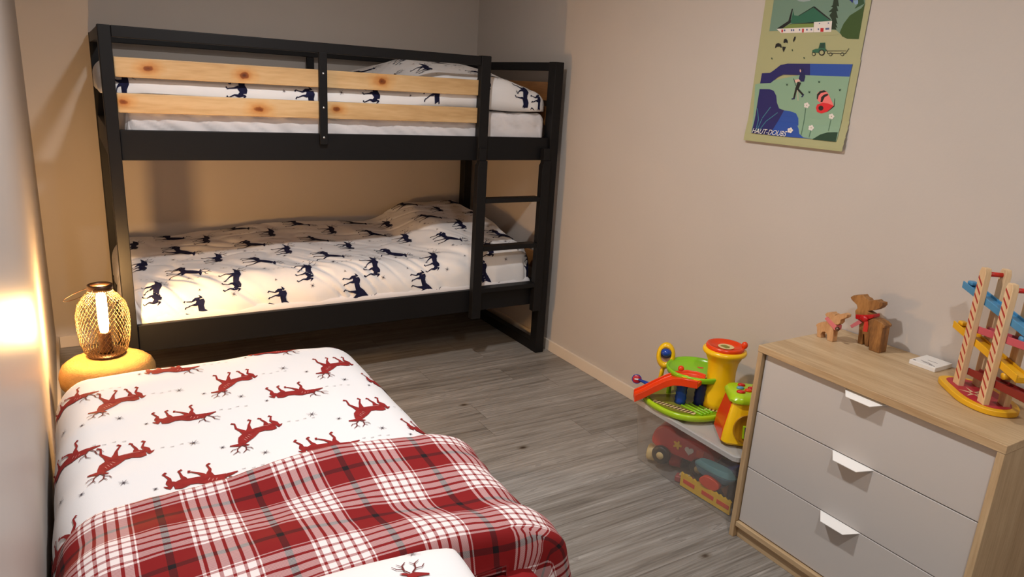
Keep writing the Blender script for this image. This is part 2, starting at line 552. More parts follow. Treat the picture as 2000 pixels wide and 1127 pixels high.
POSTER=[
('sky',[(383,5180),(388,4001),(780,4008),(2622,3963),(3173,3946),(3358,3828),(3655,3663),(4088,3640),(4072,4889)]),
('cloud',[(1331,5062),(1877,5026),(1987,4957),(1700,4940),(1498,4969)]),
('hill',[(4100,4759),(3974,4594),(3608,4395),(3426,4138),(3338,3873),(3455,3744),(3667,3659),(4088,3640),(4083,4674)]),
('tree',[(2893,4959),(2890,4754),(2829,4720),(2917,4677),(2774,4544),(2910,4546),(2830,4437),(2949,4299),(3002,3985),(3200,3959),(3148,4046),(3226,4015),(3134,4169),(3208,4138),(3097,4349),(3184,4330),(3077,4556),(3145,4552),(3054,4725),(3143,4705),(3053,4949)]),
('tree2',[(3781,4901),(3833,4753),(3738,4594),(3856,4642),(4068,4738),(3995,4887)]),
('blue',[(3469,4903),(3636,4774),(3629,4893)]),
('lblue',[(3641,4855),(3733,4722),(3833,4753),(3810,4863)]),
('cream',[(2623,3959),(3170,3959),(3343,3846),(3206,3787),(2655,3802)]),
('black',[(714,4081),(1173,4327),(1245,4732),(1296,4729),(1271,4343),(2134,4760),(2195,4752),(2915,4301),(2898,4273),(2156,4710),(1287,4262),(1103,4159),(989,4082)]),
('roof',[(1283,4282),(1321,4668),(1390,4506),(1596,4477),(2140,4730),(2886,4273),(2274,4242),(1344,4230)]),
('black',[(1245,4218),(2274,4242),(2282,4203),(1299,4202)]),
('eave',[(987,4092),(1247,4210),(2258,4204),(2284,4077),(1043,4070)]),
('white',[(702,4076),(2285,4073),(2306,3905),(943,3917)]),
('white',[(2262,4242),(2975,4251),(3008,3899),(2318,3904)]),
('redp',[(931,4044),(1002,4041),(1012,3940),(946,3941)]),
('redp',[(1818,4044),(1892,4041),(1908,3913),(1838,3915)]),
('redp',[(2564,4038),(2693,4033),(2709,3908),(2584,3912)]),
('win',[(1036,4040),(1101,4038),(1113,3977),(1048,3979)]),
('win',[(1344,4040),(1402,4038),(1415,3972),(1357,3973)]),
('win',[(1433,4037),(1489,4035),(1502,3969),(1446,3971)]),
('win',[(1683,4039),(1733,4037),(1745,3977),(1695,3979)]),
('win',[(1991,4032),(2048,4030),(2060,3971),(2003,3973)]),
('win',[(2173,4030),(2222,4028),(2233,3971),(2185,3973)]),
('win',[(2459,4032),(2506,4030),(2518,3972),(2471,3973)]),
('win',[(2470,4209),(2518,4207),(2526,4168),(2478,4170)]),
('win',[(2820,4206),(2866,4204),(2874,4166),(2827,4168)]),
('win',[(2763,4031),(2912,4035),(2924,3974),(2776,3967)]),
('black',[(767,3402),(779,3546),(878,3579),(1003,3542),(1070,3429),(1029,3409),(982,3450),(850,3452),(805,3412)]),
('black',[(1106,3591),(1115,3703),(1202,3722),(1280,3649),(1293,3557),(1213,3600),(1154,3570)]),
('black',[(1087,3449),(1245,3436),(1177,3253),(1120,3346)]),
('black',[(1546,3593),(1511,3664),(1547,3780),(1610,3778),(1602,3692)]),
('tgreen',[(2393,3233),(2390,3312),(2501,3354),(2619,3358),(2650,3552),(2848,3554),(2902,3345),(2961,3286),(2852,3249),(2623,3221)]),
('dgreen',[(2637,3383),(2666,3532),(2840,3535),(2861,3374)]),
('black',[(2900,3229),(2897,3185),(2871,3150),(2826,3131),(2772,3131),(2718,3151),(2677,3187),(2656,3231),(2659,3275),(2686,3310),(2731,3329),(2786,3328),(2839,3308),(2879,3273)]),
('cream',[(2859,3229),(2857,3200),(2839,3177),(2810,3164),(2774,3165),(2739,3178),(2712,3201),(2698,3230),(2700,3260),(2718,3283),(2748,3295),(2783,3295),(2818,3282),(2845,3258)]),
('black',[(2547,3183),(2545,3155),(2528,3134),(2500,3122),(2466,3122),(2433,3134),(2407,3156),(2394,3184),(2396,3211),(2413,3233),(2441,3245),(2475,3244),(2508,3232),(2534,3210)]),
('cream',[(2521,3183),(2520,3165),(2509,3150),(2490,3143),(2468,3143),(2446,3151),(2429,3165),(2420,3184),(2421,3202),(2432,3216),(2451,3224),(2474,3224),(2496,3215),(2513,3201)]),
('black',[(3207,3173),(3205,3148),(3190,3128),(3165,3117),(3134,3117),(3104,3128),(3081,3148),(3069,3173),(3071,3199),(3086,3219),(3111,3229),(3142,3229),(3172,3218),(3195,3198)]),
('cream',[(3183,3173),(3182,3156),(3172,3143),(3156,3136),(3135,3136),(3116,3143),(3100,3157),(3092,3173),(3094,3190),(3103,3203),(3120,3210),(3140,3210),(3160,3203),(3175,3189)]),
('black',[(3656,3170),(3655,3145),(3641,3125),(3616,3114),(3586,3115),(3557,3126),(3535,3146),(3523,3171),(3524,3195),(3539,3215),(3564,3226),(3593,3225),(3622,3214),(3645,3194)]),
('cream',[(3634,3170),(3633,3154),(3623,3141),(3607,3133),(3588,3133),(3568,3141),(3553,3154),(3546,3170),(3547,3187),(3556,3200),(3573,3207),(3592,3207),(3611,3199),(3626,3186)]),
('black',[(2896,3339),(2978,3276),(2991,3288),(2909,3351)]),
('black',[(2974,3281),(3003,3198),(3023,3200),(2995,3283)]),
('black',[(3015,3190),(3726,3185),(3723,3202),(3011,3208)]),
('black',[(2986,3276),(3708,3273),(3706,3284),(2983,3288)]),
('black',[(3710,3189),(3809,3348),(3793,3357),(3694,3198)]),
('dgreen',[(667,3060),(704,3000),(739,3010),(702,3070)]),
('dgreen',[(1519,3350),(1543,3292),(1578,3297),(1554,3355)]),
('dgreen',[(2068,3082),(2097,3024),(2129,3031),(2101,3088)]),
('lgreen',[(364,2152),(4031,2855),(4018,2290),(3999,314),(313,296),(108,2094)]),
('river',[(349,2509),(718,2525),(873,2617),(1139,2808),(1439,2858),(2391,2857),(2469,2468),(1329,2474),(1097,2381),(820,2164),(334,2136)]),
('river2',[(2391,2857),(4043,2846),(4011,2449),(2469,2468)]),
('river',[(352,1936),(810,1946),(1014,1892),(1162,1721),(1242,1472),(1375,1276),(1638,1215),(1689,637),(1246,294),(327,297)]),
('river2',[(1606,1218),(1887,1204),(2142,1144),(2278,979),(2354,687),(2461,447),(2661,340),(3045,324),(2188,299),(1182,289)]),
('dgreen2',[(3049,300),(3325,494),(3586,588),(3972,629),(3986,298)]),
('reed',[(526,337),(537,812),(503,814),(492,339)]),
('reed',[(536,815),(391,1225),(358,1220),(504,810)]),
('reed',[(582,393),(691,872),(659,878),(549,398)]),
('reed',[(689,868),(1000,1299),(971,1313),(660,882)]),
('reed',[(652,369),(905,779),(875,792),(622,381)]),
('reed',[(902,776),(1353,1113),(1330,1132),(878,795)]),
('navy',[(2183,2646),(2181,2615),(2161,2590),(2129,2575),(2090,2575),(2051,2588),(2022,2613),(2007,2644),(2009,2675),(2029,2701),(2062,2715),(2101,2715),(2139,2702),(2169,2677)]),
('navy',[(2046,2534),(2218,2560),(2288,2417),(2269,2249),(2133,2245),(2025,2340)]),
('skin',[(2018,2678),(2079,2606),(2053,2558),(2008,2606)]),
('skin',[(1854,2297),(2027,2330),(2111,2269),(1935,2192)]),
('black',[(1997,2242),(2159,2207),(2093,2002),(2357,1807),(2286,1775),(2029,1961),(1993,1655),(1919,1662),(1944,1997)]),
('navy',[(1849,1649),(1985,1694),(1998,1631),(1868,1610)]),
('navy',[(2245,1715),(2318,1825),(2368,1807),(2300,1707)]),
('black',[(1797,2342),(1943,2092),(1965,2098),(1819,2348)]),
('skin',[(2046,1951),(2142,1588),(2160,1589),(2064,1952)]),
('pink',[(2891,1741),(2902,1885),(3025,1974),(3193,1975),(3324,1876),(3585,1536),(3613,1481),(3114,1537),(2954,1625)]),
('black',[(2901,1694),(2883,1836),(2975,1944),(3135,1983),(3256,1935),(3042,1890),(2960,1792),(2953,1658)]),
('black',[(3076,1582),(3071,1749),(3165,1838),(3296,1875),(3344,1830),(3210,1754),(3149,1586)]),
('redb',[(2929,1384),(2963,1496),(3165,1563),(3390,1550),(3613,1481),(3392,1266),(3182,1201),(3003,1243)]),
('black',[(3234,1386),(3232,1348),(3210,1317),(3173,1299),(3129,1296),(3085,1310),(3051,1338),(3033,1375),(3036,1412),(3058,1443),(3095,1462),(3140,1464),(3183,1450),(3217,1422)]),
('black',[(3395,1252),(3622,1491),(3596,1724),(3612,1724),(3649,1464)]),
('white',[(2662,1452),(2653,1421),(2618,1406),(2579,1417),(2558,1447),(2567,1478),(2601,1492),(2640,1482)]),
('white',[(2625,1395),(2616,1363),(2582,1349),(2542,1359),(2521,1389),(2530,1421),(2564,1435),(2604,1424)]),
('white',[(2543,1412),(2534,1380),(2499,1365),(2460,1376),(2438,1406),(2448,1438),(2482,1452),(2522,1441)]),
('white',[(2529,1479),(2520,1448),(2486,1434),(2446,1444),(2425,1474),(2434,1506),(2469,1520),(2508,1509)]),
('white',[(2603,1504),(2594,1473),(2560,1458),(2520,1469),(2499,1499),(2508,1531),(2542,1545),(2582,1534)]),
('cream',[(2564,1447),(2555,1430),(2532,1428),(2517,1445),(2525,1462),(2549,1463)]),
('white',[(3717,1134),(3708,1104),(3677,1089),(3640,1099),(3619,1128),(3628,1159),(3659,1173),(3696,1163)]),
('white',[(3683,1078),(3675,1048),(3643,1033),(3606,1043),(3585,1072),(3594,1103),(3626,1117),(3662,1107)]),
('white',[(3606,1094),(3598,1063),(3566,1049),(3528,1059),(3508,1088),(3516,1118),(3548,1133),(3586,1123)]),
('white',[(3593,1160),(3584,1129),(3552,1115),(3515,1125),(3495,1154),(3503,1184),(3535,1199),(3572,1189)]),
('white',[(3661,1185),(3653,1154),(3621,1140),(3584,1150),(3563,1179),(3572,1209),(3604,1224),(3641,1213)]),
('cream',[(3625,1128),(3617,1112),(3596,1110),(3581,1126),(3589,1143),(3611,1144)]),
('white',[(3016,698),(3007,666),(2973,651),(2934,660),(2913,690),(2922,722),(2956,737),(2994,727)]),
('white',[(2980,639),(2971,608),(2937,592),(2898,602),(2877,631),(2886,663),(2920,679),(2958,669)]),
('white',[(2899,654),(2890,622),(2856,607),(2817,617),(2796,646),(2805,678),(2839,694),(2878,684)]),
('white',[(2885,722),(2876,690),(2842,675),(2803,685),(2782,714),(2791,746),(2825,762),(2864,752)]),
('white',[(2957,749),(2949,717),(2915,702),(2876,712),(2855,741),(2864,773),(2898,788),(2936,778)]),
('cream',[(2919,690),(2911,673),(2888,671),(2873,687),(2881,704),(2904,706)]),
('white',[(2182,544),(2173,512),(2137,495),(2096,505),(2074,536),(2084,568),(2120,584),(2160,574)]),
('white',[(2144,484),(2134,451),(2098,435),(2057,445),(2035,475),(2045,508),(2081,524),(2122,514)]),
('white',[(2059,499),(2049,466),(2013,450),(1972,460),(1950,490),(1959,523),(1995,539),(2037,529)]),
('white',[(2045,569),(2035,536),(1999,520),(1958,530),(1936,560),(1946,593),(1982,609),(2023,599)]),
('white',[(2121,597),(2112,564),(2076,548),(2035,558),(2013,588),(2023,621),(2058,637),(2099,627)]),
('cream',[(2080,536),(2071,518),(2047,516),(2032,532),(2041,550),(2065,552)]),
('stem',[(2512,1338),(2550,406),(2568,405),(2530,1337)]),
('stem',[(3590,1018),(3595,638),(3612,637),(3606,1017)]),
('stem',[(2897,582),(2895,361),(2912,360),(2915,581)]),
('dgreen',[(1519,2172),(1569,2133),(1604,2174),(1602,2095),(1553,2093)]),
('dgreen',[(2841,2300),(2888,2263),(2919,2302),(2918,2226),(2873,2225)]),
('dgreen',[(2510,1947),(2558,1911),(2591,1950),(2589,1873),(2543,1872)]),
('dgreen',[(3700,2057),(3745,2022),(3775,2059),(3774,1986),(3731,1984)])]
# ------------------------------------------------------------------ the room
WS = 0.012                      # the left panel wall is a touch out of square
def leftx(y): return -2.414 - WS*y
YN = -4.95
b = MB().box(-2.6, 0.1, YN-0.1, 0.1, -0.1, 0.0); struct(b.build('floor', M['floor']))
b = MB().box(-2.6, 0.1, YN-0.1, 0.1, CEIL, CEIL+0.1); struct(b.build('ceiling', M['ceiling']))
b = MB().box(-2.6, 0.1, 0, 0.1, 0, CEIL); struct(b.build('wall_back', M['wall']))
b = MB().box(0, 0.1, YN, 0, 0, CEIL); struct(b.build('wall_right', M['wall']))
b = MB().box(-2.6, 0.1, YN-0.1, YN, 0, CEIL); struct(b.build('wall_near', M['wall']))
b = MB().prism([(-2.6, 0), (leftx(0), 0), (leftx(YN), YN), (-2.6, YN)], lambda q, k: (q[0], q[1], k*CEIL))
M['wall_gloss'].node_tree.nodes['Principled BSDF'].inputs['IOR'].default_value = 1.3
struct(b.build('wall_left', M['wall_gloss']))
struct(MB().box(-2.40, -0.012, -0.012, 0, 0, 0.062).build('baseboard_back', M['skirt'], bevel=0.002))
struct(MB().box(-0.012, 0, YN, 0, 0, 0.062).build('baseboard_right', M['skirt'], bevel=0.002))
b = MB().prism([(leftx(0), 0), (leftx(0)+0.012, 0), (leftx(YN)+0.012, YN), (leftx(YN), YN)], lambda q, k: (q[0], q[1], k*0.062))
struct(b.build('baseboard_left', M['skirt']))
# recessed ceiling downlights (outside the photo, they light the room)
first = None
for i, (x, y, wt) in enumerate(DOWNLIGHTS):
    t = thing('ceiling_downlight', ['round recessed white ceiling downlight over the foot of the single bed',
              'round recessed white ceiling downlight over the head of the single bed'][i], 'ceiling light', (x, y, CEIL))
    MB().lathe([(0.062, -0.004), (0.075, -0.012), (0.08, 0.0)], seg=32, hole=True).build('rim', M['white_metal'], t, smooth=True)

# ------------------------------------------------------------------ printed cloth
def D_B():      # deer in profile, head up, facing right; centimetres
    b = 0; a = 1
    return [
     ([(2.0,6.4,1.0),(3.2,6.3,1.35),(5.0,5.9,1.0),(7.0,6.0,1.0),(8.6,6.6,1.45),(9.4,6.9,1.3)], b),
     ([(8.8,6.8,1.4),(10.2,7.9,1.35),(11.1,9.0,0.95),(11.7,9.9,0.6)], b),
     ([(11.2,10.0,0.5),(12.4,10.0,0.62),(13.5,9.7,0.38),(14.5,9.4,0.2)], b),
     ([(11.3,10.3,0.3),(10.5,10.8,0.28),(10.0,11.0,0.05)], b),
     ([(1.6,6.9,0.5),(0.8,6.6,0.3),(0.1,6.1,0.06)], b),
     ([(2.2,6.0,1.1),(1.7,4.6,0.6),(2.5,3.2,0.27),(2.0,1.4,0.17),(1.7,0.9,0.2),(2.4,0.4,0.3)], b),
     ([(3.0,5.9,1.1),(4.0,4.4,0.55),(3.9,3.2,0.25),(4.6,1.4,0.17),(4.5,1.0,0.2),(5.2,0.6,0.28)], b),
     ([(8.7,6.2,0.9),(8.3,4.2,0.42),(8.0,2.8,0.24),(7.2,1.2,0.16),(7.0,0.9,0.2),(7.7,0.4,0.28)], b),
     ([(9.4,6.1,0.9),(10.4,4.4,0.42),(11.3,3.1,0.24),(11.2,1.5,0.16),(11.2,1.1,0.2),(12.0,0.7,0.28)], b),
     ([(11.6,10.5,0.14),(11.0,11.4,0.13),(11.2,12.6,0.12),(12.2,13.5,0.06)], a),
     ([(11.05,11.6,0.1),(10.0,12.2,0.1),(9.6,13.1,0.05)], a),
     ([(11.15,12.4,0.1),(10.5,13.4,0.05)], a),
     ([(12.0,10.5,0.14),(13.0,11.3,0.12),(13.4,12.5,0.11),(14.6,13.2,0.05)], a),
     ([(13.0,11.3,0.1),(14.2,11.3,0.09),(14.9,11.9,0.05)], a),
     ([(13.3,12.2,0.1),(12.8,13.2,0.05)], a),
     ([(9.6,7.5,0.07),(9.2,8.3,0.05)], 2), ([(10.2,7.7,0.07),(9.8,8.6,0.05)], 2), ([(10.7,8.3,0.07),(10.3,9.1,0.05)], 2),
     ([(9.2,7.0,0.07),(8.6,7.7,0.05)], 2), ([(3.2,5.3,0.06),(5.0,5.1,0.06),(6.4,5.3,0.04)], 2)]
def D_A():      # deer with lowered outstretched head, facing left (mirrored below)
    b = 0; a = 1
    s = [
     ([(1.8,6.2,0.9),(3.0,6.1,1.25),(5.0,5.6,1.0),(7.0,5.9,1.05),(8.8,6.5,1.35),(9.6,6.4,1.2)], b),
     ([(9.0,6.6,1.2),(10.6,6.7,1.0),(12.0,6.5,0.8),(12.8,6.4,0.6)], b),
     ([(12.4,6.5,0.55),(13.5,6.3,0.5),(14.5,6.0,0.3),(15.3,5.8,0.15)], b),
     ([(12.4,7.0,0.25),(11.8,7.6,0.22),(11.2,7.8,0.05)], b),
     ([(1.3,6.6,0.45),(0.5,6.2,0.28),(-0.2,5.6,0.06)], b),
     ([(2.0,5.8,1.0),(1.0,4.4,0.55),(1.3,3.1,0.25),(0.5,1.5,0.16),(0.2,1.1,0.2),(0.9,0.6,0.28)], b),
     ([(2.8,5.7,1.0),(4.2,4.3,0.5),(3.8,3.1,0.24),(3.6,1.5,0.16),(3.4,1.0,0.2),(4.2,0.6,0.28)], b),
     ([(8.6,6.0,0.85),(8.0,4.2,0.4),(7.2,3.2,0.24),(5.9,2.2,0.16),(5.4,2.2,0.2),(5.6,1.5,0.26)], b),
     ([(9.3,5.8,0.85),(9.4,4.0,0.4),(9.9,2.8,0.24),(9.6,1.2,0.16),(9.5,0.8,0.2),(10.3,0.3,0.28)], b),
     ([(12.5,7.1,0.14),(11.8,8.2,0.12),(12.0,9.4,0.11),(13.0,10.2,0.05)], a),
     ([(11.8,8.4,0.1),(10.7,8.9,0.09),(10.2,9.8,0.05)], a),
     ([(13.0,7.0,0.14),(14.0,7.9,0.12),(14.4,9.1,0.1),(15.5,9.8,0.05)], a),
     ([(14.0,7.9,0.1),(15.2,8.0,0.08),(15.9,8.6,0.05)], a),
     ([(9.8,6.8,0.07),(9.4,7.5,0.05)], 2), ([(10.6,6.8,0.07),(10.3,7.4,0.05)], 2), ([(9.2,6.2,0.07),(8.7,7.0,0.05)], 2)]
    return [([(15.0-x, y, r) for x, y, r in st], k) for st, k in s]
def stretch(strokes, sy, slope, th=1.0):
    out = []
    for st, k in strokes:
        out.append(([(x, y*sy+slope*(x-7)*min(max(y-1, 0)/6, 1.3), r*th*(1.18 if r > 0.9 else 1.08)) for x, y, r in st], k))
    return out
_DA, _DB = D_A, D_B
def D_A(th=1.0): return stretch(_DA(), 1.22, -0.02, th)
def D_B(th=1.0): return stretch(_DB(), 1.24, 0.17, th)
def star(r, n=8, w=0.09):
    return [([(0, 0, w), (r*math.cos(2*PI*k/n+0.2)*(1 if k % 2 else 0.75), r*math.sin(2*PI*k/n+0.2)*(1 if k % 2 else 0.75), 0.03)], 3) for k in range(n)]
def track(n=3):
    return [([(0.2+(k % 2)*0.5, 2.2*k, 0.06), (0.2+(k % 2)*0.5, 2.2*k+0.9, 0.12)], 4) for k in range(n)]

def resample(st, step):
    out = []
    for (x0, y0, r0), (x1, y1, r1) in zip(st, st[1:]):
        n = max(1, int(math.ceil(math.hypot(x1-x0, y1-y0)/step)))
        for i in range(n):
            t = i/n
            out.append((x0+(x1-x0)*t, y0+(y1-y0)*t, r0+(r1-r0)*t))
    out.append(st[-1])
    return out

def print_on(mb, S, dom, strokes, o, right, upv, k=0.01, lift=0.0020, mats=(1, 2, 3, 4, 5), step=0.5, cxy=(7.5, 7.8)):
    """lay the strokes of one printed motif onto the cloth surface S(u, v)"""
    for si, (st, kind) in enumerate(strokes):
        r0 = resample(st, step)
        big = max(q[2] for q in st)
        na = 4 if big > 0.8 else (2 if big > 0.3 else 1)
        rows = []
        for i, (x, y, r) in enumerate(r0):
            a = r0[max(i-1, 0)]; c = r0[min(i+1, len(r0)-1)]
            tx, ty = c[0]-a[0], c[1]-a[1]
            L = math.hypot(tx, ty) or 1
            nx, ny = -ty/L, tx/L
            row = []
            for j in range(na+1):
                d = (2*j/na-1)*r
                px, py = x+nx*d-cxy[0], y+ny*d-cxy[1]
                u = o[0]+(right[0]*px+upv[0]*py)*k
                v = o[1]+(right[1]*px+upv[1]*py)*k
                row.append((u, v))
            rows.append(row)
        if big > 0.35:      # rounded ends
            x, y, r = r0[0]
        ids = []
        lf = lift+0.00004*si+(0.0004 if kind == 2 else 0)
        for row in rows:
            rr = []
            for u, v in row:
                if not dom(u, v):
                    rr.append(None); continue
                p, n = S(u, v, True)
                rr.append(mb.vert(p+n*lf))
            ids.append(rr)
        mb.cur = mats[kind]
        for a, c in zip(ids, ids[1:]):
            for j in range(na):
                q = (a[j], a[j+1], c[j+1], c[j])
                if None not in q:
                    mb.face(q)
        mb.cur = 0

class Cloth:
    """rounded slab of cloth: flat top, rounded shoulders and a hanging hem; (u, v) are metres on the flat top"""
    def __init__(s, x0, x1, y0, y1, rx0, rx1, ry0, ry1, rz, top, bot, L, disp, outward=None):
        s.x0, s.x1, s.y0, s.y1 = x0, x1, y0, y1
        s.r = (rx0, rx1, ry0, ry1); s.rz = rz; s.top = top; s.bot = bot; s.L = L; s.disp = disp
    def q(s, r): return max((r+s.rz)/2*PI/2, 0.01)
    def raw(s, u, v):
        rx = s.r[0] if u < s.x0 else s.r[1]
        ry = s.r[2] if v < s.y0 else s.r[3]
        qx, qy = s.q(rx), s.q(ry)
        ex = (u-s.x1)/qx if u > s.x1 else ((u-s.x0)/qx if u < s.x0 else 0)
        ey = (v-s.y1)/qy if v > s.y1 else ((v-s.y0)/qy if v < s.y0 else 0)
        cu = min(max(u, s.x0), s.x1); cv = min(max(v, s.y0), s.y1)
        e = max(abs(ex), abs(ey)); l = math.hypot(ex, ey)
        z = s.top(cu, cv)
        if e < 1e-9:
            return Vector((cu, cv, z))
        a = min(e, 1)*PI/2
        hx, hy = ex/l*rx*math.sin(a), ey/l*ry*math.sin(a)
        z -= s.rz*(1-math.cos(a))
        if e > 1:
            qq = qx*abs(ex)/l+qy*abs(ey)/l
            fr = min((e-1)*qq/s.L, 1)
            zb = s.bot(cu+hx, cv+hy)
            z = z*(1-fr)+zb*fr
        return Vector((cu+hx, cv+hy, z))
    def n(s, u, v):
        h = 0.004
        t = (s.raw(u+h, v)-s.raw(u-h, v)).cross(s.raw(u, v+h)-s.raw(u, v-h))
        return t.normalized() if t.length > 1e-12 else Vector((0, 0, 1))
    def pos(s, u, v):
        return s.raw(u, v)+s.n(u, v)*s.disp(u, v)
    def __call__(s, u, v, wantn=False):
        p = s.pos(u, v)
        if not wantn:
            return p
        h = 0.004
        t = (s.pos(u+h, v)-s.pos(u-h, v)).cross(s.pos(u, v+h)-s.pos(u, v-h))
        return p, (t.normalized() if t.length > 1e-12 else Vector((0, 0, 1)))
    def dom(s, u, v, m=0.004):
        a = s.q(s.r[0])+s.L-m; b = s.q(s.r[1])+s.L-m; c = s.q(s.r[2])+s.L-m; d = s.q(s.r[3])+s.L-m
        return s.x0-a < u < s.x1+b and s.y0-c < v < s.y1+d
    def grid(s, mb, step=0.012, uv=False, thick=0.012):
        us = [s.x0-s.q(s.r[0])-s.L, s.x1+s.q(s.r[1])+s.L]; vs_ = [s.y0-s.q(s.r[2])-s.L, s.y1+s.q(s.r[3])+s.L]
        nu = int((us[1]-us[0])/step); nv = int((vs_[1]-vs_[0])/step)
        if uv: mb.uv = []
        ids = []
        for j in range(nv+1):
            v = vs_[0]+(vs_[1]-vs_[0])*j/nv
            row = []
            for i in range(nu+1):
                u = us[0]+(us[1]-us[0])*i/nu
                row.append(mb.vert(s.pos(u, v)))
                if uv: mb.uv.append((u, v))
            ids.append(row)
        for j in range(nv):
            for i in range(nu):
                mb.face((ids[j][i], ids[j][i+1], ids[j+1][i+1], ids[j+1][i]))
        # turned-in hem: the edge folds under by a few centimetres
        loop = [ids[0][i] for i in range(nu)]+[ids[j][nu] for j in range(nv)]+[ids[nv][i] for i in range(nu, 0, -1)]+[ids[j][0] for j in range(nv, 0, -1)]
        cx_, cy_ = (s.x0+s.x1)/2, (s.y0+s.y1)/2
        inn = []
        for k in loop:
            p = mb.v[k]
            d = Vector((cx_-p[0], cy_-p[1], 0))
            d = Vector((max(-1, min(1, d.x*4)), max(-1, min(1, d.y*4)), 0))
            inn.append(mb.vert((p[0]+d.x*thick*2, p[1]+d.y*thick*2, p[2]-0.004)))
            if uv: mb.uv.append(mb.uv[k])
        n = len(loop)
        for i in range(n):
            j = (i+1) % n
            mb.face((loop[i], inn[i], inn[j], loop[j]))
        return mb
def nz(x, y, s, seed=0): return noise.noise(Vector((x*s, y*s, seed*7.3)))

# ------------------------------------------------------------------ bunk bed
YF = -1.045
bunk = thing('bunk_bed', 'black wooden bunk bed with knotty pine guard boards and a ladder', 'bunk bed', (-1.1, -0.53, 0))
K = M['black']
def bp(name, *b, m=None, bevel=0.003, par=None):
    o = MB().box(*[v-off for v, off in zip(b, (-1.1, -1.1, -0.53, -0.53, 0, 0))]).build(name, m or K, par or bunk, bevel=bevel)
    return o
# left end frame
bp('post', -2.135, -2.091, YF, YF+0.065, 0, 1.582)
bp('post', -2.135, -2.091, -0.095, -0.03, 0, 1.582)
bp('end_rail', -2.133, -2.093, YF+0.065, -0.095, 1.538, 1.580)
bp('end_rail', -2.133, -2.093, YF+0.065, -0.095, 0.0, 0.045)
bp('end_rail', -2.131, -2.105, YF+0.065, -0.095, 0.300, 0.400)
bp('end_rail', -2.131, -2.105, YF+0.065, -0.095, 1.090, 1.200)
# right end frame
bp('post', -0.105, -0.053, YF, YF+0.065, 0, 1.585)
bp('post', -0.105, -0.053, -0.095, -0.03, 0, 1.585)
bp('end_rail', -0.103, -0.055, YF+0.065, -0.095, 1.541, 1.583)
bp('end_rail', -0.103, -0.055, YF+0.065, -0.095, 0.0, 0.055)
bp('end_rail', -0.085, -0.058, YF+0.065, -0.095, 0.300, 0.400)
bp('end_rail', -0.085, -0.058, YF+0.065, -0.095, 1.090, 1.200)
for z0, z1 in ((1.26, 1.36), (1.39, 1.485), (0.47, 0.565)):
    bp('end_board', -0.078, -0.060, YF+0.065, -0.095, z0, z1, m=M['pine_y_shaded'])
# side rails front and back
bp('side_rail', -2.091, -0.105, YF+0.018, YF+0.044, 1.087, 1.203)
bp('side_rail', -2.091, -0.105, YF+0.018, YF+0.044, 0.293, 0.410)
bp('side_rail', -2.091, -0.105, -0.075, -0.050, 1.087, 1.203)
bp('side_rail', -2.091, -0.105, -0.075, -0.050, 0.293, 0.400)
# guard rail with brackets and pine boards
bp('guard_rail', -2.091, -0.537, YF, YF+0.040, 1.540, 1.582)
bp('guard_rail', -2.091, -0.105, -0.075, -0.045, 1.543, 1.583)
bp('guard_bracket', -0.537, -0.484, YF-0.004, YF+0.036, 1.087, 1.585)
br = bp('guard_bracket', -1.322, -1.287, YF-0.002, YF+0.018, 1.157, 1.545)
bp('guard_bracket', -1.10, -1.06, -0.075, -0.052, 1.20, 1.542)
for z in (1.457, 1.315, 1.188):
    MB().lathe([(0.0001, 0.002), (0.004, 0.001), (0.005, 0)], seg=12, ax=Matrix.Rotation(PI/2, 3, 'X')).build('screw', M['screw'], br, smooth=True, loc=(-1.3045+1.1, YF-0.002+0.53, z))
pb = []
for z0, z1, xo, kn in ((1.399, 1.472, 0, [(-1.975, 0.0, .02), (-1.625, -.006, .02), (-1.035, .004, .024)]), (1.268, 1.341, 7.3, [(-2.07, 0.004, .018), (-1.566, -.008, .024), (-1.24, .006, .018)])):
    o = MB().box(-0.99-xo, 0.563-xo, -0.009, 0.009, -0.0365, 0.0365).build('pine_board', knotty('knotty_pine_board', [(a+1.1-xo, b, r) for a, b, r in kn]), bunk, bevel=0.003, loc=(xo, YF+0.027+0.53, (z0+z1)/2))
# slatted bases
for zb in (1.118, 0.325):
    for side in (YF+0.044, -0.075-0.02):
        bp('base_cleat', -2.08, -0.11, side, side+0.02, zb-0.022, zb, bevel=0)
    for i in range(14):
        x = -2.03+i*0.142
        bp('bed_slat', x, x+0.07, YF+0.046, -0.077, zb, zb+0.015, m=M['pine_y_shaded'], bevel=0)
# ladder
lad = []
def stile(x0, x1):
    pts = [(x0, 1.087), (x0+0.0, 1.07), (x0-0.0, 0.26), (x1, 0.26), (x1, 1.087)]
    pts = [(x0+0.008, 1.087), (x0+0.008, 1.075), (x0, 1.062), (x0, 0.262), (x1, 0.262), (x1, 1.087)]
    MB().prism(pts, lambda q, k: (q[0]+1.1, YF-0.022+k*0.038+0.53, q[1])).build('ladder_stile', K, bunk, bevel=0.002)
stile(-0.541, -0.489)
stile(-0.157, -0.107)
for z in (0.886, 0.636, 0.412):
    bp('ladder_rung', -0.489, -0.157, YF-0.022, YF+0.036, z-0.012, z+0.012)
for x in (-0.515, -0.132):
    bp('ladder_stile_upper', x-0.02, x+0.02, YF-0.018, YF+0.018, 1.0875, 1.15, bevel=0.002)

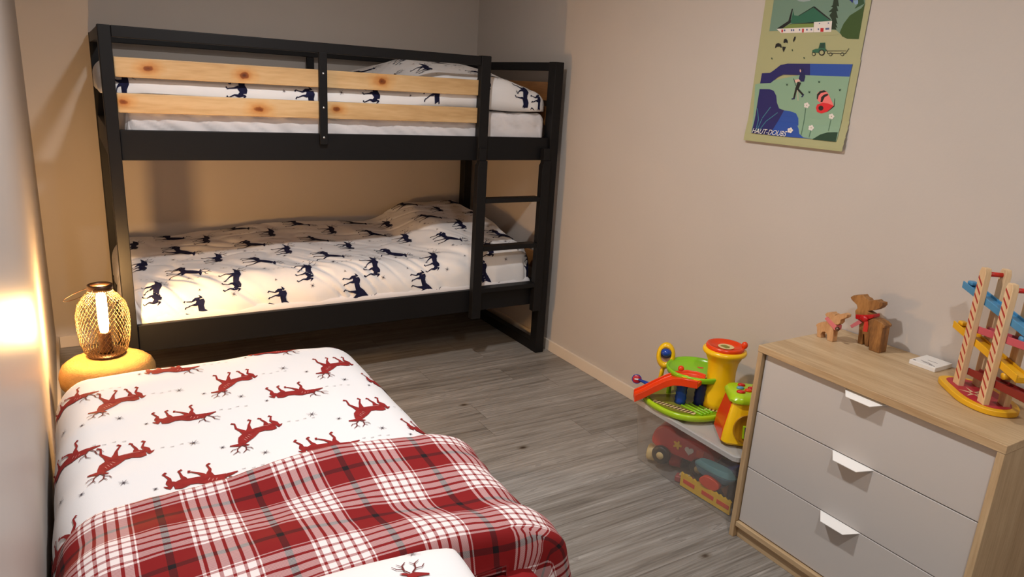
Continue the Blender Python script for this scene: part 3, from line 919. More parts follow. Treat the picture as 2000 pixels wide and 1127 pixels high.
# lower bunk bedding
MB().box(-2.03, -0.13, -1.0, -0.10, 0.340, 0.44).build('mattress', M['sheet'], bevel=0.03, bseg=4)
tag(bpy.data.objects['mattress'], 'white mattress of the lower bunk, mostly hidden under the blue deer duvet', 'mattress')
def low_top(x, y):
    z = 0.545+0.05*sstep(-1.0, -0.1, y)+0.03*sstep(-2.0, -1.3, x)
    pil = sstep(-0.78, -0.50, x)
    z += pil*(0.045+0.05*sstep(-1.0, -0.45, y))
    z += 0.016*nz(x, y, 2.2, 1)+0.010*nz(x, y, 5, 2)
    return z
def low_disp_(u, v):
    f = 1-sstep(-0.95, -0.6, v)
    dia = nz(u*1.0+v*1.1, v*0.25-u*0.2, 9, 3)
    lw = 1-sstep(-2.0, -1.5, u)
    return 0.010*dia*f*(1+1.2*lw)+0.0035*nz(u, v, 14, 4)+0.010*(nz(u*2, v*0.8, 6, 9))*lw*f
def crease(x, w=1.0):
    a = abs(x)
    return max(0, 1-a/w)**1.6
def low_disp(u, v):
    f = 1-sstep(-0.93, -0.62, v)
    # diagonal pull creases running down the front
    a = (u+0.9*v)*1.0+0.05*nz(u, v, 3, 31)
    c1 = nz(a, v*0.12, 13, 32)
    d = low_disp_(u, v)*0.8
    d -= 0.010*f*crease(c1, 0.22)*(0.5+0.9*abs(nz(u, v, 4, 33))*2)
    d -= 0.005*(1-f)*crease(nz(u*0.7+v*0.4, v*1.1, 6, 34), 0.15)
    return d
low = Cloth(-2.04, -0.20, -0.875, -0.10, 0.09, 0.09, 0.118, 0.04, 0.13, low_top, lambda x, y: 0.375, 0.06, low_disp)
mb = low.grid(MB(), 0.008)
def navy_print(mb, S, us, rows, k=0.0102):
    for (u0, du, n, v, kind, jit) in rows:
        for i in range(n):
            u = u0+du*i
            st = D_A() if kind == 'A' else D_B()
            print_on(mb, S, S.dom, st, (u, v+0.01*math.sin(i*2+v*9)), (0, -1), (1, 0), k)
            print_on(mb, S, S.dom, star(1.3), (u+0.13, v+0.055), (0, -1), (1, 0), cxy=(0, 0), step=3)
            print_on(mb, S, S.dom, star(0.8, 6), (u+0.16, v-0.045), (0, -1), (1, 0), cxy=(0, 0), step=3)
            print_on(mb, S, S.dom, track(4), (u-0.145, v+(0.04 if kind == 'A' else -0.04)), (0, -1), (1, 0), cxy=(0, 4), step=3)
rows = [(-1.995, 0.325, 7, -0.925, 'A', 0), (-1.83, 0.35, 6, -1.07, 'B', 0), (-1.87, 0.33, 6, -0.775, 'B', 0),
        (-2.02, 0.325, 7, -0.615, 'A', 0), (-1.85, 0.33, 6, -0.46, 'B', 0), (-2.03, 0.33, 7, -0.30, 'A', 0), (-1.86, 0.33, 6, -0.15, 'B', 0)]
navy_print(mb, low, None, rows)
PM = [M['cotton'], M['navy'], M['navy'], M['navy'], M['greyprint'], M['greyprint']]
tag(mb.build('duvet', PM, smooth=True), 'white duvet with navy deer and stars on the lower bunk', 'duvet', 'white duvets with navy deer')

# upper bunk bedding
def sheet_disp(u, v):
    side = 1-sstep(-1.0, -0.93, v)
    a = (u*1.0-0.0)+(v)*1.4
    return 0.010*side*nz(a, 0, 16, 5)+0.006*side*nz(a*1.3, v, 9, 6)
_sd = sheet_disp
def sheet_disp(u, v):
    side = 1-sstep(-1.0, -0.93, v)
    c = nz((u+1.5*v), 0.3*v, 17, 41)
    return _sd(u, v)*0.7-0.008*side*crease(c, 0.25)
msh = Cloth(-2.03, -0.15, -0.960, -0.12, 0.04, 0.04, 0.035, 0.04, 0.05, lambda x, y: 1.325, lambda x, y: 1.14, 0.15, sheet_disp)
mm = msh.grid(MB(), 0.012)
tag(mm.build('mattress', M['sheet'], smooth=True), 'mattress in a wrinkled white fitted sheet on the upper bunk, behind the pine boards', 'mattress')
def up_top(x, y):
    z = 1.420+0.006*nz(x, y, 3, 7)+0.055*sstep(-0.75, -0.15, y)
    pil = sstep(-0.92, -0.66, x)
    z += pil*0.115*(0.55+0.45*sstep(-1.0, -0.6, y))*(1-0.5*sstep(-0.5, -0.1, y))
    z -= 0.06*sstep(-0.40, -0.10, x)*pil
    return z
def up_bot(x, y):
    return 1.336+0.006*nz(x, y, 4, 8)+0.004*math.sin(x*9)
upd = Cloth(-2.045, -0.20, -0.938, -0.12, 0.09, 0.10, 0.065, 0.04, 0.078, up_top, up_bot, 0.02, lambda u, v: 0.003*nz(u, v, 9, 10)+0.002*nz(u, v, 20, 4))
mb = upd.grid(MB(), 0.013)
rows = [(-2.06, 0.48, 1, -1.03, 'A', 0), (-1.62, 0.58, 4, -0.972, 'A', 0), (-1.34, 0.60, 3, -1.07, 'B', 0), (-0.24, 0.3, 1, -1.00, 'A', 0), (-0.42, 0.335, 1, -0.84, 'B', 0), (-1.87, 0.335, 4, -0.86, 'B', 0), (-2.02, 0.335, 7, -0.74, 'A', 0), (-1.87, 0.335, 6, -0.58, 'B', 0),
        (-2.02, 0.335, 7, -0.42, 'A', 0), (-1.87, 0.335, 6, -0.27, 'B', 0)]
navy_print(mb, upd, None, rows)
tag(mb.build('duvet', PM, smooth=True), 'white duvet with navy deer on the upper bunk, heaped at the right end', 'duvet', 'white duvets with navy deer')
# ------------------------------------------------------------------ single bed with the red deer bedding
bed = thing('single_bed', 'single bed with a dark frame pushed against the glossy left wall, under the red bedding', 'bed', (-1.93, -2.8, 0))
def bb(name, *b, m=None, bevel=0.004):
    return MB().box(*[v-off for v, off in zip(b, (-1.93, -1.93, -2.8, -2.8, 0, 0))]).build(name, m or K, bed, bevel=bevel)
bb('base', -2.33, -1.50, -3.80, -1.86, 0.12, 0.26)
for x in (-2.30, -1.57):
    for y in (-3.76, -1.93):
        bb('leg', x, x+0.05, y, y+0.05, 0, 0.12)
m_ = Cloth(-2.30, -1.54, -3.80, -1.85, 0.05, 0.05, 0.05, 0.04, 0.05, lambda x, y: 0.482, lambda x, y: 0.27, 0.14, lambda u, v: 0.0015*nz(u, v, 9, 11))
tag(m_.grid(MB(), 0.03).build('mattress', M['redsheet'], smooth=True), 'mattress in a red fitted sheet on the single bed', 'mattress')

def sd_top(x, y):
    return 0.528+0.010*nz(x, y, 1.8, 12)+0.004*nz(x, y, 5, 13)-0.010*sstep(-1.65, -1.5, x)
def sd_disp(u, v):
    cr = nz(u*0.5+v*0.15, v*2.2-u*0.7, 4.5, 14)
    return 0.004*cr*sstep(-1.5, -2.3, u)+0.003*nz(u, v, 7, 15)
def sd_bot(x, y): return 0.20
sd = Cloth(-2.27, -1.56, -3.02, -1.86, 0.10, 0.125, 0.02, 0.12, 0.12, sd_top, sd_bot, 0.14, sd_disp)
mb = sd.grid(MB(), 0.014)
def redm(kind, u, v, k=0.0103):
    # the print's up direction points at the head of the bed (towards -y)
    print_on(mb, sd, sd.dom, D_A(1.17) if kind == 'A' else D_B(1.15), (u, v), (-1, 0), (0, -1), k)
for j in range(-1, 3):
    for i in range(-1, 4):
        u = -2.048+0.312*i-0.01*j; v = -1.873-0.357*j+0.035*i-(0.0 if i >= 0 else 0.05)
        redm('A', u+(0.028 if i < 0 else 0), v)
        ub = -1.897+0.315*(i)-0.012*j-(0.0); vb = -2.03-0.355*j+0.012*i
        redm('B', ub, vb)
        for du, dv, r in ((0.0, -0.155, 1.6), (0.06, -0.21, 0.9)):
            print_on(mb, sd, sd.dom, star(r), (u+du, v+dv), (-1, 0), (0, -1), cxy=(0, 0), step=3)
            print_on(mb, sd, sd.dom, star(r*0.8), (ub+du, vb+dv+0.03), (-1, 0), (0, -1), cxy=(0, 0), step=3)
        print_on(mb, sd, sd.dom, track(4), (u+0.13, v+0.015), (0, -1), (1, 0), cxy=(0, 4), step=3)
        print_on(mb, sd, sd.dom, track(4), (ub+0.13, vb+0.02), (0, -1), (1, 0), cxy=(0, 4), step=3)
M['cotton_red_set'] = mat('white_percale_cotton', (225, 224, 225), 0.85, bump=0.12, bscale=700, spec=0.2)
RM = [M['cotton_red_set'], M['reddeer'], M['redink'], M['palefleck'], M['greyprint'], M['dashprint']]
duv = tag(mb.build('duvet', RM, smooth=True), 'white duvet with red deer and dark stars on the single bed', 'duvet')

# the folded-back plaid underside
def pl_top(x, y):
    return 0.572+0.012*nz(x, y, 2.5, 16)+0.012*math.sin((y+0.35*x)*15)-0.012*sstep(-1.75, -1.5, x)
def pl_disp(u, v):
    e = sstep(-1.6, -1.45, u)
    return 0.012*nz(u*0.6, v*1.2, 7, 17)+0.010*e*nz(u*0.4, v*3.2, 5, 18)+0.002*nz(u, v, 25, 3)
pl = Cloth(-2.26, -1.58, -3.19, -2.66, 0.10, 0.17, 0.045, 0.055, 0.10, pl_top, lambda x, y: (0.17 if x > -1.5 else 0.40), 0.03, pl_disp)
class Plaid(Cloth):
    def raw(s, u, v):
        # the sides hang lower than the short ends of the fold, and the fold runs at a slight slant
        p = Cloth.raw(s, u, v)
        sl = -0.02*sstep(-2.0, -1.45, p.x)-0.03*sstep(-2.1, -2.4, p.x)
        ey = 0
        if v > s.y1 or v < s.y0:
            ztop = s.top(min(max(u, s.x0), s.x1), min(max(v, s.y0), s.y1))
            zmin = 0.50
            inx = s.x0 <= u <= s.x1
            if inx: p.z = max(p.z, zmin)
        p.y += sl
        if u > s.x1:
            d = (u-s.x1)
            p.x += 0.10*sstep(0.1, 0.6, d)+0.02*math.sin(v*14)*sstep(0.05, 0.3, d)
        return p
pl = Plaid(-2.26, -1.57, -3.075, -2.665, 0.10, 0.16, 0.045, 0.055, 0.10, pl_top, lambda x, y: (0.16 if x > -1.5 else 0.36), 0.30, pl_disp)
mb = pl.grid(MB(), 0.014, uv=True)
tag(mb.build('plaid_fold', M['plaid'], smooth=True), 'red, white and grey plaid underside of the duvet folded back across the single bed', 'blanket')

# pillow
def sgn(x): return 1 if x >= 0 else -1
class Pillow:
    def __init__(s, c, a, b, h, rot): s.c = Vector(c); s.a = a; s.b = b; s.h = h; s.m = Matrix.Rotation(rot, 3, 'Z')
    def pos(s, u, v, side=1):
        e = 0.5
        x = s.a*sgn(u)*abs(u)**0.9; y = s.b*sgn(v)*abs(v)**0.9
        t = max(0, (1-u**2.0*u**2)*(1-v**4))
        pinch = 1-0.06*(abs(u)**3)*(1-abs(v)**2) - 0.06*(abs(v)**3)*(1-abs(u)**2)
        z = side*s.h*t**0.42*(1+0.10*nz(x, y, 5, 20))+0.006*nz(x, y, 11, 21)*t
        return s.c+s.m @ Vector((x*pinch, y*pinch, z))
    def __call__(s, u, v, wantn=False):
        u /= s.a; v /= s.b
        u = max(-0.999, min(0.999, u)); v = max(-0.999, min(0.999, v))
        u_ = sgn(u)*abs(u)**(1/0.9); v_ = sgn(v)*abs(v)**(1/0.9)
        p = s.pos(u_, v_)
        if not wantn: return p
        h = 0.01
        t = (s.pos(u_+h, v_)-s.pos(u_-h, v_)).cross(s.pos(u_, v_+h)-s.pos(u_, v_-h))
        return p, t.normalized()
PW = Pillow((-2.03, -3.445, 0.592), 0.315, 0.31, 0.090, R(-3))
mb = MB()
n = 44
for side in (1, -1):
    ids = [[mb.vert(PW.pos(-1+2*i/n, -1+2*j/n, side)) for i in range(n+1)] for j in range(n+1)]
    for j in range(n):
        for i in range(n):
            mb.face((ids[j][i], ids[j][i+1], ids[j+1][i+1], ids[j+1][i]))
inP = lambda u, v: abs(u) < 0.30 and abs(v) < 0.30
for (u, v, kd) in ((0.13, 0.115, 'B'), (-0.16, 0.02, 'A'), (0.12, -0.20, 'B')):
    print_on(mb, PW, inP, D_B() if kd == 'B' else D_A(), (u, v), (1, 0), (0, 1), 0.0108)
for (u, v) in ((0.21, 0.262), (-0.06, 0.235), (-0.10, 0.13), (0.27, 0.05)):
    print_on(mb, PW, inP, star(1.5), (u, v), (1, 0), (0, 1), cxy=(0, 0), step=3)
tag(mb.build('pillow', RM, smooth=True), 'white pillow with red deer lying on the plaid fold in the bottom foreground', 'pillow')

# ------------------------------------------------------------------ plush stool with the wire cage lamp
SX, SY = -2.215, -1.41
st = thing('plush_stool', 'round stool with a lamp-tinted plush seat between the single bed and the bunk bed', 'stool', (SX, SY, 0))
mb = MB()
prof = [(0.0001, 0.425), (0.06, 0.4255), (0.10, 0.425), (0.125, 0.421), (0.142, 0.410), (0.152, 0.392), (0.153, 0.37), (0.150, 0.345), (0.135, 0.33), (0.0001, 0.33)]
mb.lathe(prof, seg=64)
mb.v = [(x*(1+0.02*noise.noise(Vector((x, y, z))*40)), y*(1+0.02*noise.noise(Vector((x, y, z))*40)), z+0.003*noise.noise(Vector((x, y, z))*45)) for x, y, z in mb.v]
mb.build('seat', M['fluff'], st, smooth=True)
for k in range(4):
    a = PI/4+k*PI/2
    MB().tube([(0.085*math.cos(a), 0.085*math.sin(a), 0.335), (0.12*math.cos(a), 0.12*math.sin(a), 0.0)], [0.014, 0.009], 12).build('leg', M['rawwood'], st, smooth=True)

LX, LY, LZ = -2.214, -1.365, 0.428
lamp = thing('cage_lamp', 'glowing brass wire cage lamp with a tall filament bulb on the plush stool', 'lamp', (LX, LY, LZ))
MB().lathe([(0.0001, 0.0), (0.062, 0.0), (0.063, 0.004), (0.060, 0.007), (0.0001, 0.007)], seg=48).build('base', M['lampmetal'], lamp, smooth=True)
MB().lathe([(0.0001, 0.007), (0.024, 0.007), (0.022, 0.015), (0.021, 0.082), (0.017, 0.086), (0.0001, 0.086)], seg=32).build('socket', M['lampmetal'], lamp, smooth=True)
MB().lathe([(0.012, 0.086), (0.014, 0.096), (0.0165, 0.115), (0.0165, 0.215), (0.013, 0.228), (0.0001, 0.234)], seg=24).build('bulb', M['bulb'], lamp, smooth=True)
def cage_r(t):      # profile radius over height 0..1
    pts = [(0, 0.060), (0.06, 0.071), (0.2, 0.080), (0.4, 0.0855), (0.6, 0.086), (0.76, 0.078), (0.88, 0.060), (0.96, 0.042), (1.0, 0.034)]
    for (a, ra), (b_, rb) in zip(pts, pts[1:]):
        if a <= t <= b_:
            k = (t-a)/(b_-a); k = k*k*(3-2*k)*0.4+k*0.6
            return ra+(rb-ra)*k
    return 0.034
CH = 0.243
mb = MB()
NW = 36
for sgn_ in (1, -1):
    for k in range(NW):
        pts = []
        for i in range(37):
            t = i/36
            a = 2*PI*k/NW+sgn_*t*1.9
            r = cage_r(t)
            pts.append((r*math.cos(a), r*math.sin(a), 0.004+t*CH))
        mb.tube(pts, 0.0008, 4, caps=False)
mb.build('cage', M['gold'], lamp, smooth=True)
mb = MB().lathe([(0.034, 0.243), (0.040, 0.243), (0.041, 0.262), (0.034, 0.264), (0.033, 0.244)], seg=36, hole=True)
mb.build('collar', M['lampmetal'], lamp, smooth=True)
# wire carrying ring folded over to the left
pts = []
for i in range(25):
    a = PI*2*i/25
    pts.append((-0.062+0.052*math.cos(a), -0.020+0.040*math.sin(a), 0.262+0.38*(-0.062+0.052*math.cos(a))))
mb = MB().tube(pts, 0.0013, 6, closed=True)
mb.build('handle', M['lampmetal'], lamp, smooth=True)

# ------------------------------------------------------------------ dresser
DX0, DX1, DY0, DY1, DZ = -0.430, -0.004, -3.514, -2.778, 0.700
dr = thing('chest_of_drawers', 'oak chest of drawers with three white fronts against the right wall', 'chest of drawers', (-0.217, -3.146, 0))
def dd(name, *b, m=None, bevel=0.0015, par=None):
    return MB().box(*[v-off for v, off in zip(b, (-0.217, -0.217, -3.146, -3.146, 0, 0))]).build(name, m or M['oak'], par or dr, bevel=bevel)
dd('top', DX0, DX1, DY0, DY1, 0.6775, DZ)
dd('side_panel', DX0+0.001, DX1, DY1-0.019, DY1-0.001, 0, 0.677, m=M['oak_z'])
dd('side_panel', DX0+0.001, DX1, DY0+0.001, DY0+0.019, 0, 0.677, m=M['oak_z'])
dd('bottom_rail', DX0+0.004, DX1, DY0+0.02, DY1-0.02, 0.044, 0.062)
dd('plinth', DX0+0.018, DX0+0.034, DY0+0.02, DY1-0.02, 0.0, 0.0435)
dd('carcass', DX0+0.05, DX1-0.002, DY0+0.022, DY1-0.022, 0.064, 0.675, m=M['dark_gap'], bevel=0)
zs = [(0.4745, 0.6725), (0.2705, 0.4715), (0.0660, 0.2675)]
for z0, z1 in zs:
    f = dd('drawer', DX0+0.016, DX0+0.036, DY0+0.0225, DY1-0.0225, z0, z1, m=M['white_front'])
    yc = 0.0
    # folded sheet handle: a trapezium jutting out from the top edge and sloping down
    wt, wb = 0.066, 0.037
    top = z1+0.0005
    P = [(DX0+0.018, wt, top), (DX0-0.020, wb, top-0.010)]
    mb = MB()
    q = [(P[0][0], -wt, top), (P[0][0], wt, top), (P[1][0], wb, P[1][2]), (P[1][0], -wb, P[1][2])]
    a = [mb.vert((x+0.217, y, z)) for x, y, z in q]
    c = [mb.vert((x+0.217, y, z-0.0016)) for x, y, z in q]
    mb.face(a); mb.face(c[::-1])
    for i in range(4):
        j = (i+1) % 4
        mb.face((a[i], a[j], c[j], c[i]))
    mb.build('handle', M['white_metal'], f)
# ------------------------------------------------------------------ things on the dresser
def plate(outline, x0, x1, zmin=0.7002):
    return MB().prism([(y, max(z, zmin)) for y, z in outline], lambda q, k: ((x0, x1)[k], q[0], q[1]))
SMALL = [(-2.7895,0.7363),(-2.793,0.7431),(-2.8069,0.7536),(-2.8227,0.7592),(-2.8306,0.7673),(-2.831,0.7774),(-2.8215,0.7767),(-2.8155,0.7827),(-2.821,0.791),(-2.8388,0.7975),(-2.8443,0.7937),(-2.8524,0.794),(-2.8522,0.7895),(-2.8601,0.7964),(-2.8708,0.8007),(-2.8811,0.8067),(-2.892,0.8039),(-2.8924,0.7965),(-2.8846,0.7897),(-2.8736,0.7819),(-2.8744,0.7723),(-2.8681,0.7633),(-2.8559,0.7598),(-2.8525,0.7476),(-2.8573,0.7359),(-2.8597,0.701),(-2.8521,0.6972),(-2.8391,0.6962),(-2.8364,0.7155),(-2.8324,0.7232),(-2.8248,0.7252),(-2.817,0.7215),(-2.8128,0.7122),(-2.8174,0.6956),(-2.7998,0.6914),(-2.7993,0.7122),(-2.7938,0.7331)]
BIGF = [(-2.8447,0.8427),(-2.8544,0.8521),(-2.8864,0.8632),(-2.8934,0.8565),(-2.905,0.8544),(-2.9105,0.8495),(-2.9359,0.86),(-2.9433,0.8558),(-2.9562,0.8563),(-2.9581,0.8473),(-2.9517,0.8368),(-2.9386,0.8265),(-2.9123,0.8146),(-2.9216,0.8127),(-2.9323,0.8094),(-2.9334,0.7989),(-2.9268,0.7881),(-2.9355,0.7471),(-2.937,0.7024),(-2.9255,0.6983),(-2.9164,0.7364),(-2.9132,0.7353),(-2.9166,0.6974),(-2.9001,0.694),(-2.8965,0.7387),(-2.8917,0.7727),(-2.8748,0.7874),(-2.8703,0.8037),(-2.8761,0.8143),(-2.8718,0.8241),(-2.8509,0.8356)]
BIGR = [(-2.9374,0.7941),(-2.9505,0.8047),(-2.9636,0.8045),(-2.9816,0.8006),(-2.9939,0.7928),(-2.9924,0.7849),(-2.9882,0.7846),(-2.9901,0.7509),(-2.9922,0.7052),(-2.9565,0.698),(-2.948,0.7542)]
RIBTAIL = [(-2.8678,0.7522),(-2.8934,0.7792),(-2.906,0.7733),(-2.875,0.7456)]
RIB2 = [(-2.9258,0.7861),(-2.9368,0.7918),(-2.9408,0.7779),(-2.942,0.7565),(-2.927,0.7538)]
SRIB = [(-2.8179,0.7694),(-2.8256,0.7784),(-2.8654,0.7579),(-2.8662,0.7427),(-2.8591,0.7426)]
BELL = [(-2.8767,0.7552),(-2.8853,0.758)]
NECKB = [(-2.876,0.793),(-2.9064,0.8001),(-2.9373,0.8118),(-2.9395,0.8016),(-2.9107,0.7795),(-2.879,0.7784)]
CARD = [(-3.0801,0.7079),(-3.1302,0.7414),(-3.2079,0.7389),(-3.1589,0.709)]
def local(mb, c):
    mb.v = [(x-c[0], y-c[1], z-c[2]) for x, y, z in mb.v]
    return mb
def fixfeet(pts, lim=0.712): return [(y, 0.7 if z < lim else z) for y, z in pts]
c = (-0.155, -2.83, 0.70)
t = thing('wooden_reindeer', 'small pale wooden reindeer with a bell on a pink ribbon, left on the dresser', 'figurine', c)
local(plate(fixfeet(SMALL), -0.168, -0.143), c).build('body', M['toywood'], t, bevel=0.0012)
rb = local(plate(SRIB, -0.1705, -0.1405), c).build('ribbon', M['ribbonw'], t, bevel=0.001)
local(MB().ball((-0.176, -2.874, 0.752), 0.0075), c).build('bell', M['bell'], t, smooth=True)
c = (-0.09, -2.94, 0.70)
t = thing('wooden_reindeer', 'larger brown wooden reindeer with a bright red ribbon bow on the dresser', 'figurine', c)
local(plate(fixfeet(BIGF), -0.092, -0.064), c).build('body', M['darkwood'], t, bevel=0.002)
local(plate(fixfeet(BIGR), -0.118, -0.078), c).build('hindquarters', M['darkwood'], t, bevel=0.004)
rb = local(plate(NECKB, -0.097, -0.060), c).build('ribbon', M['ribbon'], t, bevel=0.003)
local(plate(RIBTAIL, -0.100, -0.0975), c).build('ribbon_tail', M['ribbonw'], t)
local(plate(RIB2, -0.1205, -0.1185), c).build('ribbon_tail', M['ribbon'], t)
local(MB().ball((-0.100, -2.911, 0.789), 0.011, sx=0.6, sy=1.3), c).build('ribbon_knot', M['ribbon'], t, smooth=True)

t = thing('small_white_box', 'flat white box with faint grey print beside the wall on the dresser', 'box', (-0.062, -3.125, 0.70), 0)
MB().box(-0.048, 0.048, -0.040, 0.040, 0, 0.014).build('box', M['whiteplastic'], t, bevel=0.0015)
mb = MB()
for (a, b_, c_, d_) in ((-0.040, -0.034, 0.026, 0.034), (-0.030, -0.027, -0.02, 0.01), (-0.022, -0.020, -0.01, 0.02), (-0.036, -0.033, -0.030, -0.012), (0.0, 0.002, -0.02, 0.01)):
    mb.box(a, b_, c_, d_, 0.014, 0.0142)
mb.build('print', M['greyprint'], t)

# wooden click-clack ramp tower
OX, OY = -0.181, -3.267
dvec = Vector((-0.594, -0.805, 0)).normalized(); nvec = Vector((0.805, -0.594, 0)).normalized()
tw = thing('wooden_ramp_tower', 'wooden toy ramp tower with striped posts on a red and yellow base', 'toy', (OX, OY, 0.70))
def L(s, n_, z): return dvec*s+nvec*n_+Vector((0, 0, z))
base = [(-0.066, 0.0), (-0.06, -0.020), (-0.045, -0.034), (0.02, -0.040), (0.085, -0.045), (0.125, -0.036), (0.16, -0.018), (0.178, 0.01), (0.178, 0.045), (0.165, 0.075), (0.125, 0.095), (0.06, 0.1), (-0.01, 0.092), (-0.045, 0.07), (-0.064, 0.035)]
def smoothpoly(p, it=2):
    for _ in range(it):
        q = []
        for i in range(len(p)):
            a, b2 = p[i], p[(i+1) % len(p)]
            q += [(a[0]*.75+b2[0]*.25, a[1]*.75+b2[1]*.25), (a[0]*.25+b2[0]*.75, a[1]*.25+b2[1]*.75)]
        p = q
    return p
base = smoothpoly(base)
cs = (0.056, 0.028)
MB().prism(base, lambda q, k: L(q[0], q[1], 0.0005+k*0.016)).build('base_board', M['woodyellow'], tw, bevel=0.003)
inner = [(cs[0]+(s-cs[0])*0.86, cs[1]+(n_-cs[1])*0.76) for s, n_ in base]
MB().prism(inner, lambda q, k: L(q[0], q[1], 0.010+k*0.0075)).build('base_inlay', M['basered'], tw)
mb = MB()
for k in range(6):
    a = k*PI/3
    mb.prism([(0.064+0.042*math.cos(a), 0.010+0.034*math.sin(a)), (0.064+0.010*math.cos(a+0.5), 0.010+0.008*math.sin(a+0.5)), (0.064+0.010*math.cos(a-0.5), 0.010+0.008*math.sin(a-0.5))], lambda q, k2: L(q[0], q[1], 0.0172+k2*0.0006))
mb.build('star_print', M['rawwood'], tw)
for (s0, n0, zt, strp) in ((0.0, 0.0, 0.355, 1), (0.128, 0.0, 0.345, 1), (0.0, 0.052, 0.355, 0), (0.128, 0.052, 0.345, 0)):
    mb = MB()
    out = [(s0-0.015, 0.016), (s0+0.015, 0.016), (s0+0.015, zt-0.012), (s0+0.009, zt), (s0-0.009, zt), (s0-0.015, zt-0.012)]
    mb.prism(out, lambda q, k: L(q[0], n0-0.008+k*0.016, q[1]))
    p_ = mb.build('post', M['rawwood'], tw, bevel=0.0015)
    if strp:
        mb = MB()
        for i in range(12):
            z = 0.035+i*0.0245
            mb.prism([(s0-0.012, z+0.020), (s0+0.012, z), (s0+0.012, z+0.0065), (s0-0.012, z+0.0265)], lambda q, k: L(q[0], n0-0.0087+k*0.0007, q[1]))
        mb.build('stripes', M['stripe'], p_)
for s0, z in ((0.0, 0.338), (0.128, 0.328)):
    MB().tube([L(s0, 0.008, z), L(s0, 0.044, z)], 0.0065, 12).build('dowel', M['woodred'], tw, smooth=True)
for (mname, s0, z0, s1, z1) in (('woodblue', -0.112, 0.286, 0.245, 0.240), ('woodpink', 0.0, 0.188, 0.27, 0.222), ('woodyellow', -0.112, 0.166, 0.215, 0.130), ('wooddred', 0.012, 0.068, 0.27, 0.098)):
    mb = MB()
    for n0, n1, h in ((0.009, 0.013, 0.006), (0.013, 0.039, 0.0), (0.039, 0.043, 0.006)):
        mb.prism([(s0, z0-0.016), (s1, z1-0.016), (s1, z1+h-0.002), (s0, z0+h-0.002)], lambda q, k: L(q[0], (n0, n1)[k], q[1]))
    se, ze = (s1, z1) if z1 < z0 else (s0, z0)
    sg = 1 if z1 < z0 else -1
    o = mb.build('ramp', M[mname], tw, bevel=0.0015)
    if mname in ('woodblue', 'woodyellow'):
        MB().tube([L(se-0.055, 0.011, ze-0.022), L(se-0.055, 0.041, ze-0.020)], 0.009, 16).build('ramp_stop', M[mname], tw, smooth=True)
        MB().box(-0.012, 0.012, -0.010, 0.010, 0, 0.012).build('toy_car', M[mname], tw, bevel=0.004, loc=L(s0+0.02 if z1 < z0 else s1-0.02, 0.026, max(z0, z1)-0.003), rotz=math.atan2(dvec.y, dvec.x))

# ------------------------------------------------------------------ poster
POSTCOL = {'sky': (110, 140, 122), 'cloud': (150, 165, 165), 'hill': (52, 80, 26), 'tree': (28, 48, 26), 'tree2': (42, 78, 44), 'blue': (22, 34, 110), 'lblue': (130, 160, 190),
 'cream': (168, 168, 124), 'black': (18, 20, 20), 'roof': (40, 100, 76), 'eave': (120, 140, 70), 'white': (226, 218, 210), 'redp': (190, 30, 34), 'win': (86, 96, 140),
 'tgreen': (46, 100, 74), 'dgreen': (30, 66, 50), 'lgreen': (134, 168, 140), 'river': (30, 30, 96), 'river2': (34, 76, 160), 'dgreen2': (26, 62, 40), 'reed': (60, 120, 140),
 'navy': (22, 28, 80), 'skin': (225, 180, 165), 'pink': (236, 120, 116), 'redb': (214, 34, 44), 'stem': (70, 110, 90)}
PO = (-0.004, -2.237, 1.302)
pt = thing('wall_poster', 'green illustrated poster of a farm, tractor, river and butterfly on the right wall', 'poster', PO)
mb = MB()
n = 12
# paper: stands a little off the wall, the lower edge curls out slightly
def curl(z): return -0.010*(1-sstep(0.0, 0.10, z))
HH = 0.60
rows_ = [0, 0.01, 0.03, 0.05, 0.08, 0.1, 0.3, HH]
for k, off in enumerate((0.0, 0.0006)):
    for a, b_ in zip(rows_, rows_[1:]):
        q = [mb.vert((curl(z)+off, y, z)) for y, z in ((0.003*0, a), (-0.427, a), (-0.430, b_), (0.0, b_))]
        mb.face(q)
mb.build('paper', mat('poster_paper', (168, 168, 124), 0.55), pt)
bycol = {}
for i, (cn, pts) in enumerate(POSTER):
    m2 = bycol.setdefault(cn, MB())
    ids = [m2.vert((-0.0006-0.000035*i, -y*1e-4, z*1e-4)) for y, z in pts]
    m2.face(ids)
MBall = MB(); pm = []; 
for cn, m2 in bycol.items():
    off = len(MBall.v)
    pm.append(mat('poster_ink_'+cn, POSTCOL[cn], 0.55))
    for f in m2.f:
        MBall.f.append(tuple(i+off for i in f)); MBall.m.append(len(pm)-1)
    MBall.v += m2.v
# bend the picture with the paper
bm_v = []
for (x, y, z) in MBall.v:
    bm_v.append((x, y, z))
MBall.v = bm_v
pic = MBall.build('picture', pm, pt)
bm = bmesh.new(); bm.from_mesh(pic.data)
bmesh.ops.triangulate(bm, faces=bm.faces, ngon_method='EAR_CLIP')
for z in (0.03, 0.05, 0.08, 0.1):
    bmesh.ops.bisect_plane(bm, geom=bm.verts[:]+bm.edges[:]+bm.faces[:], plane_co=(0, 0, z), plane_no=(0, 0, 1))
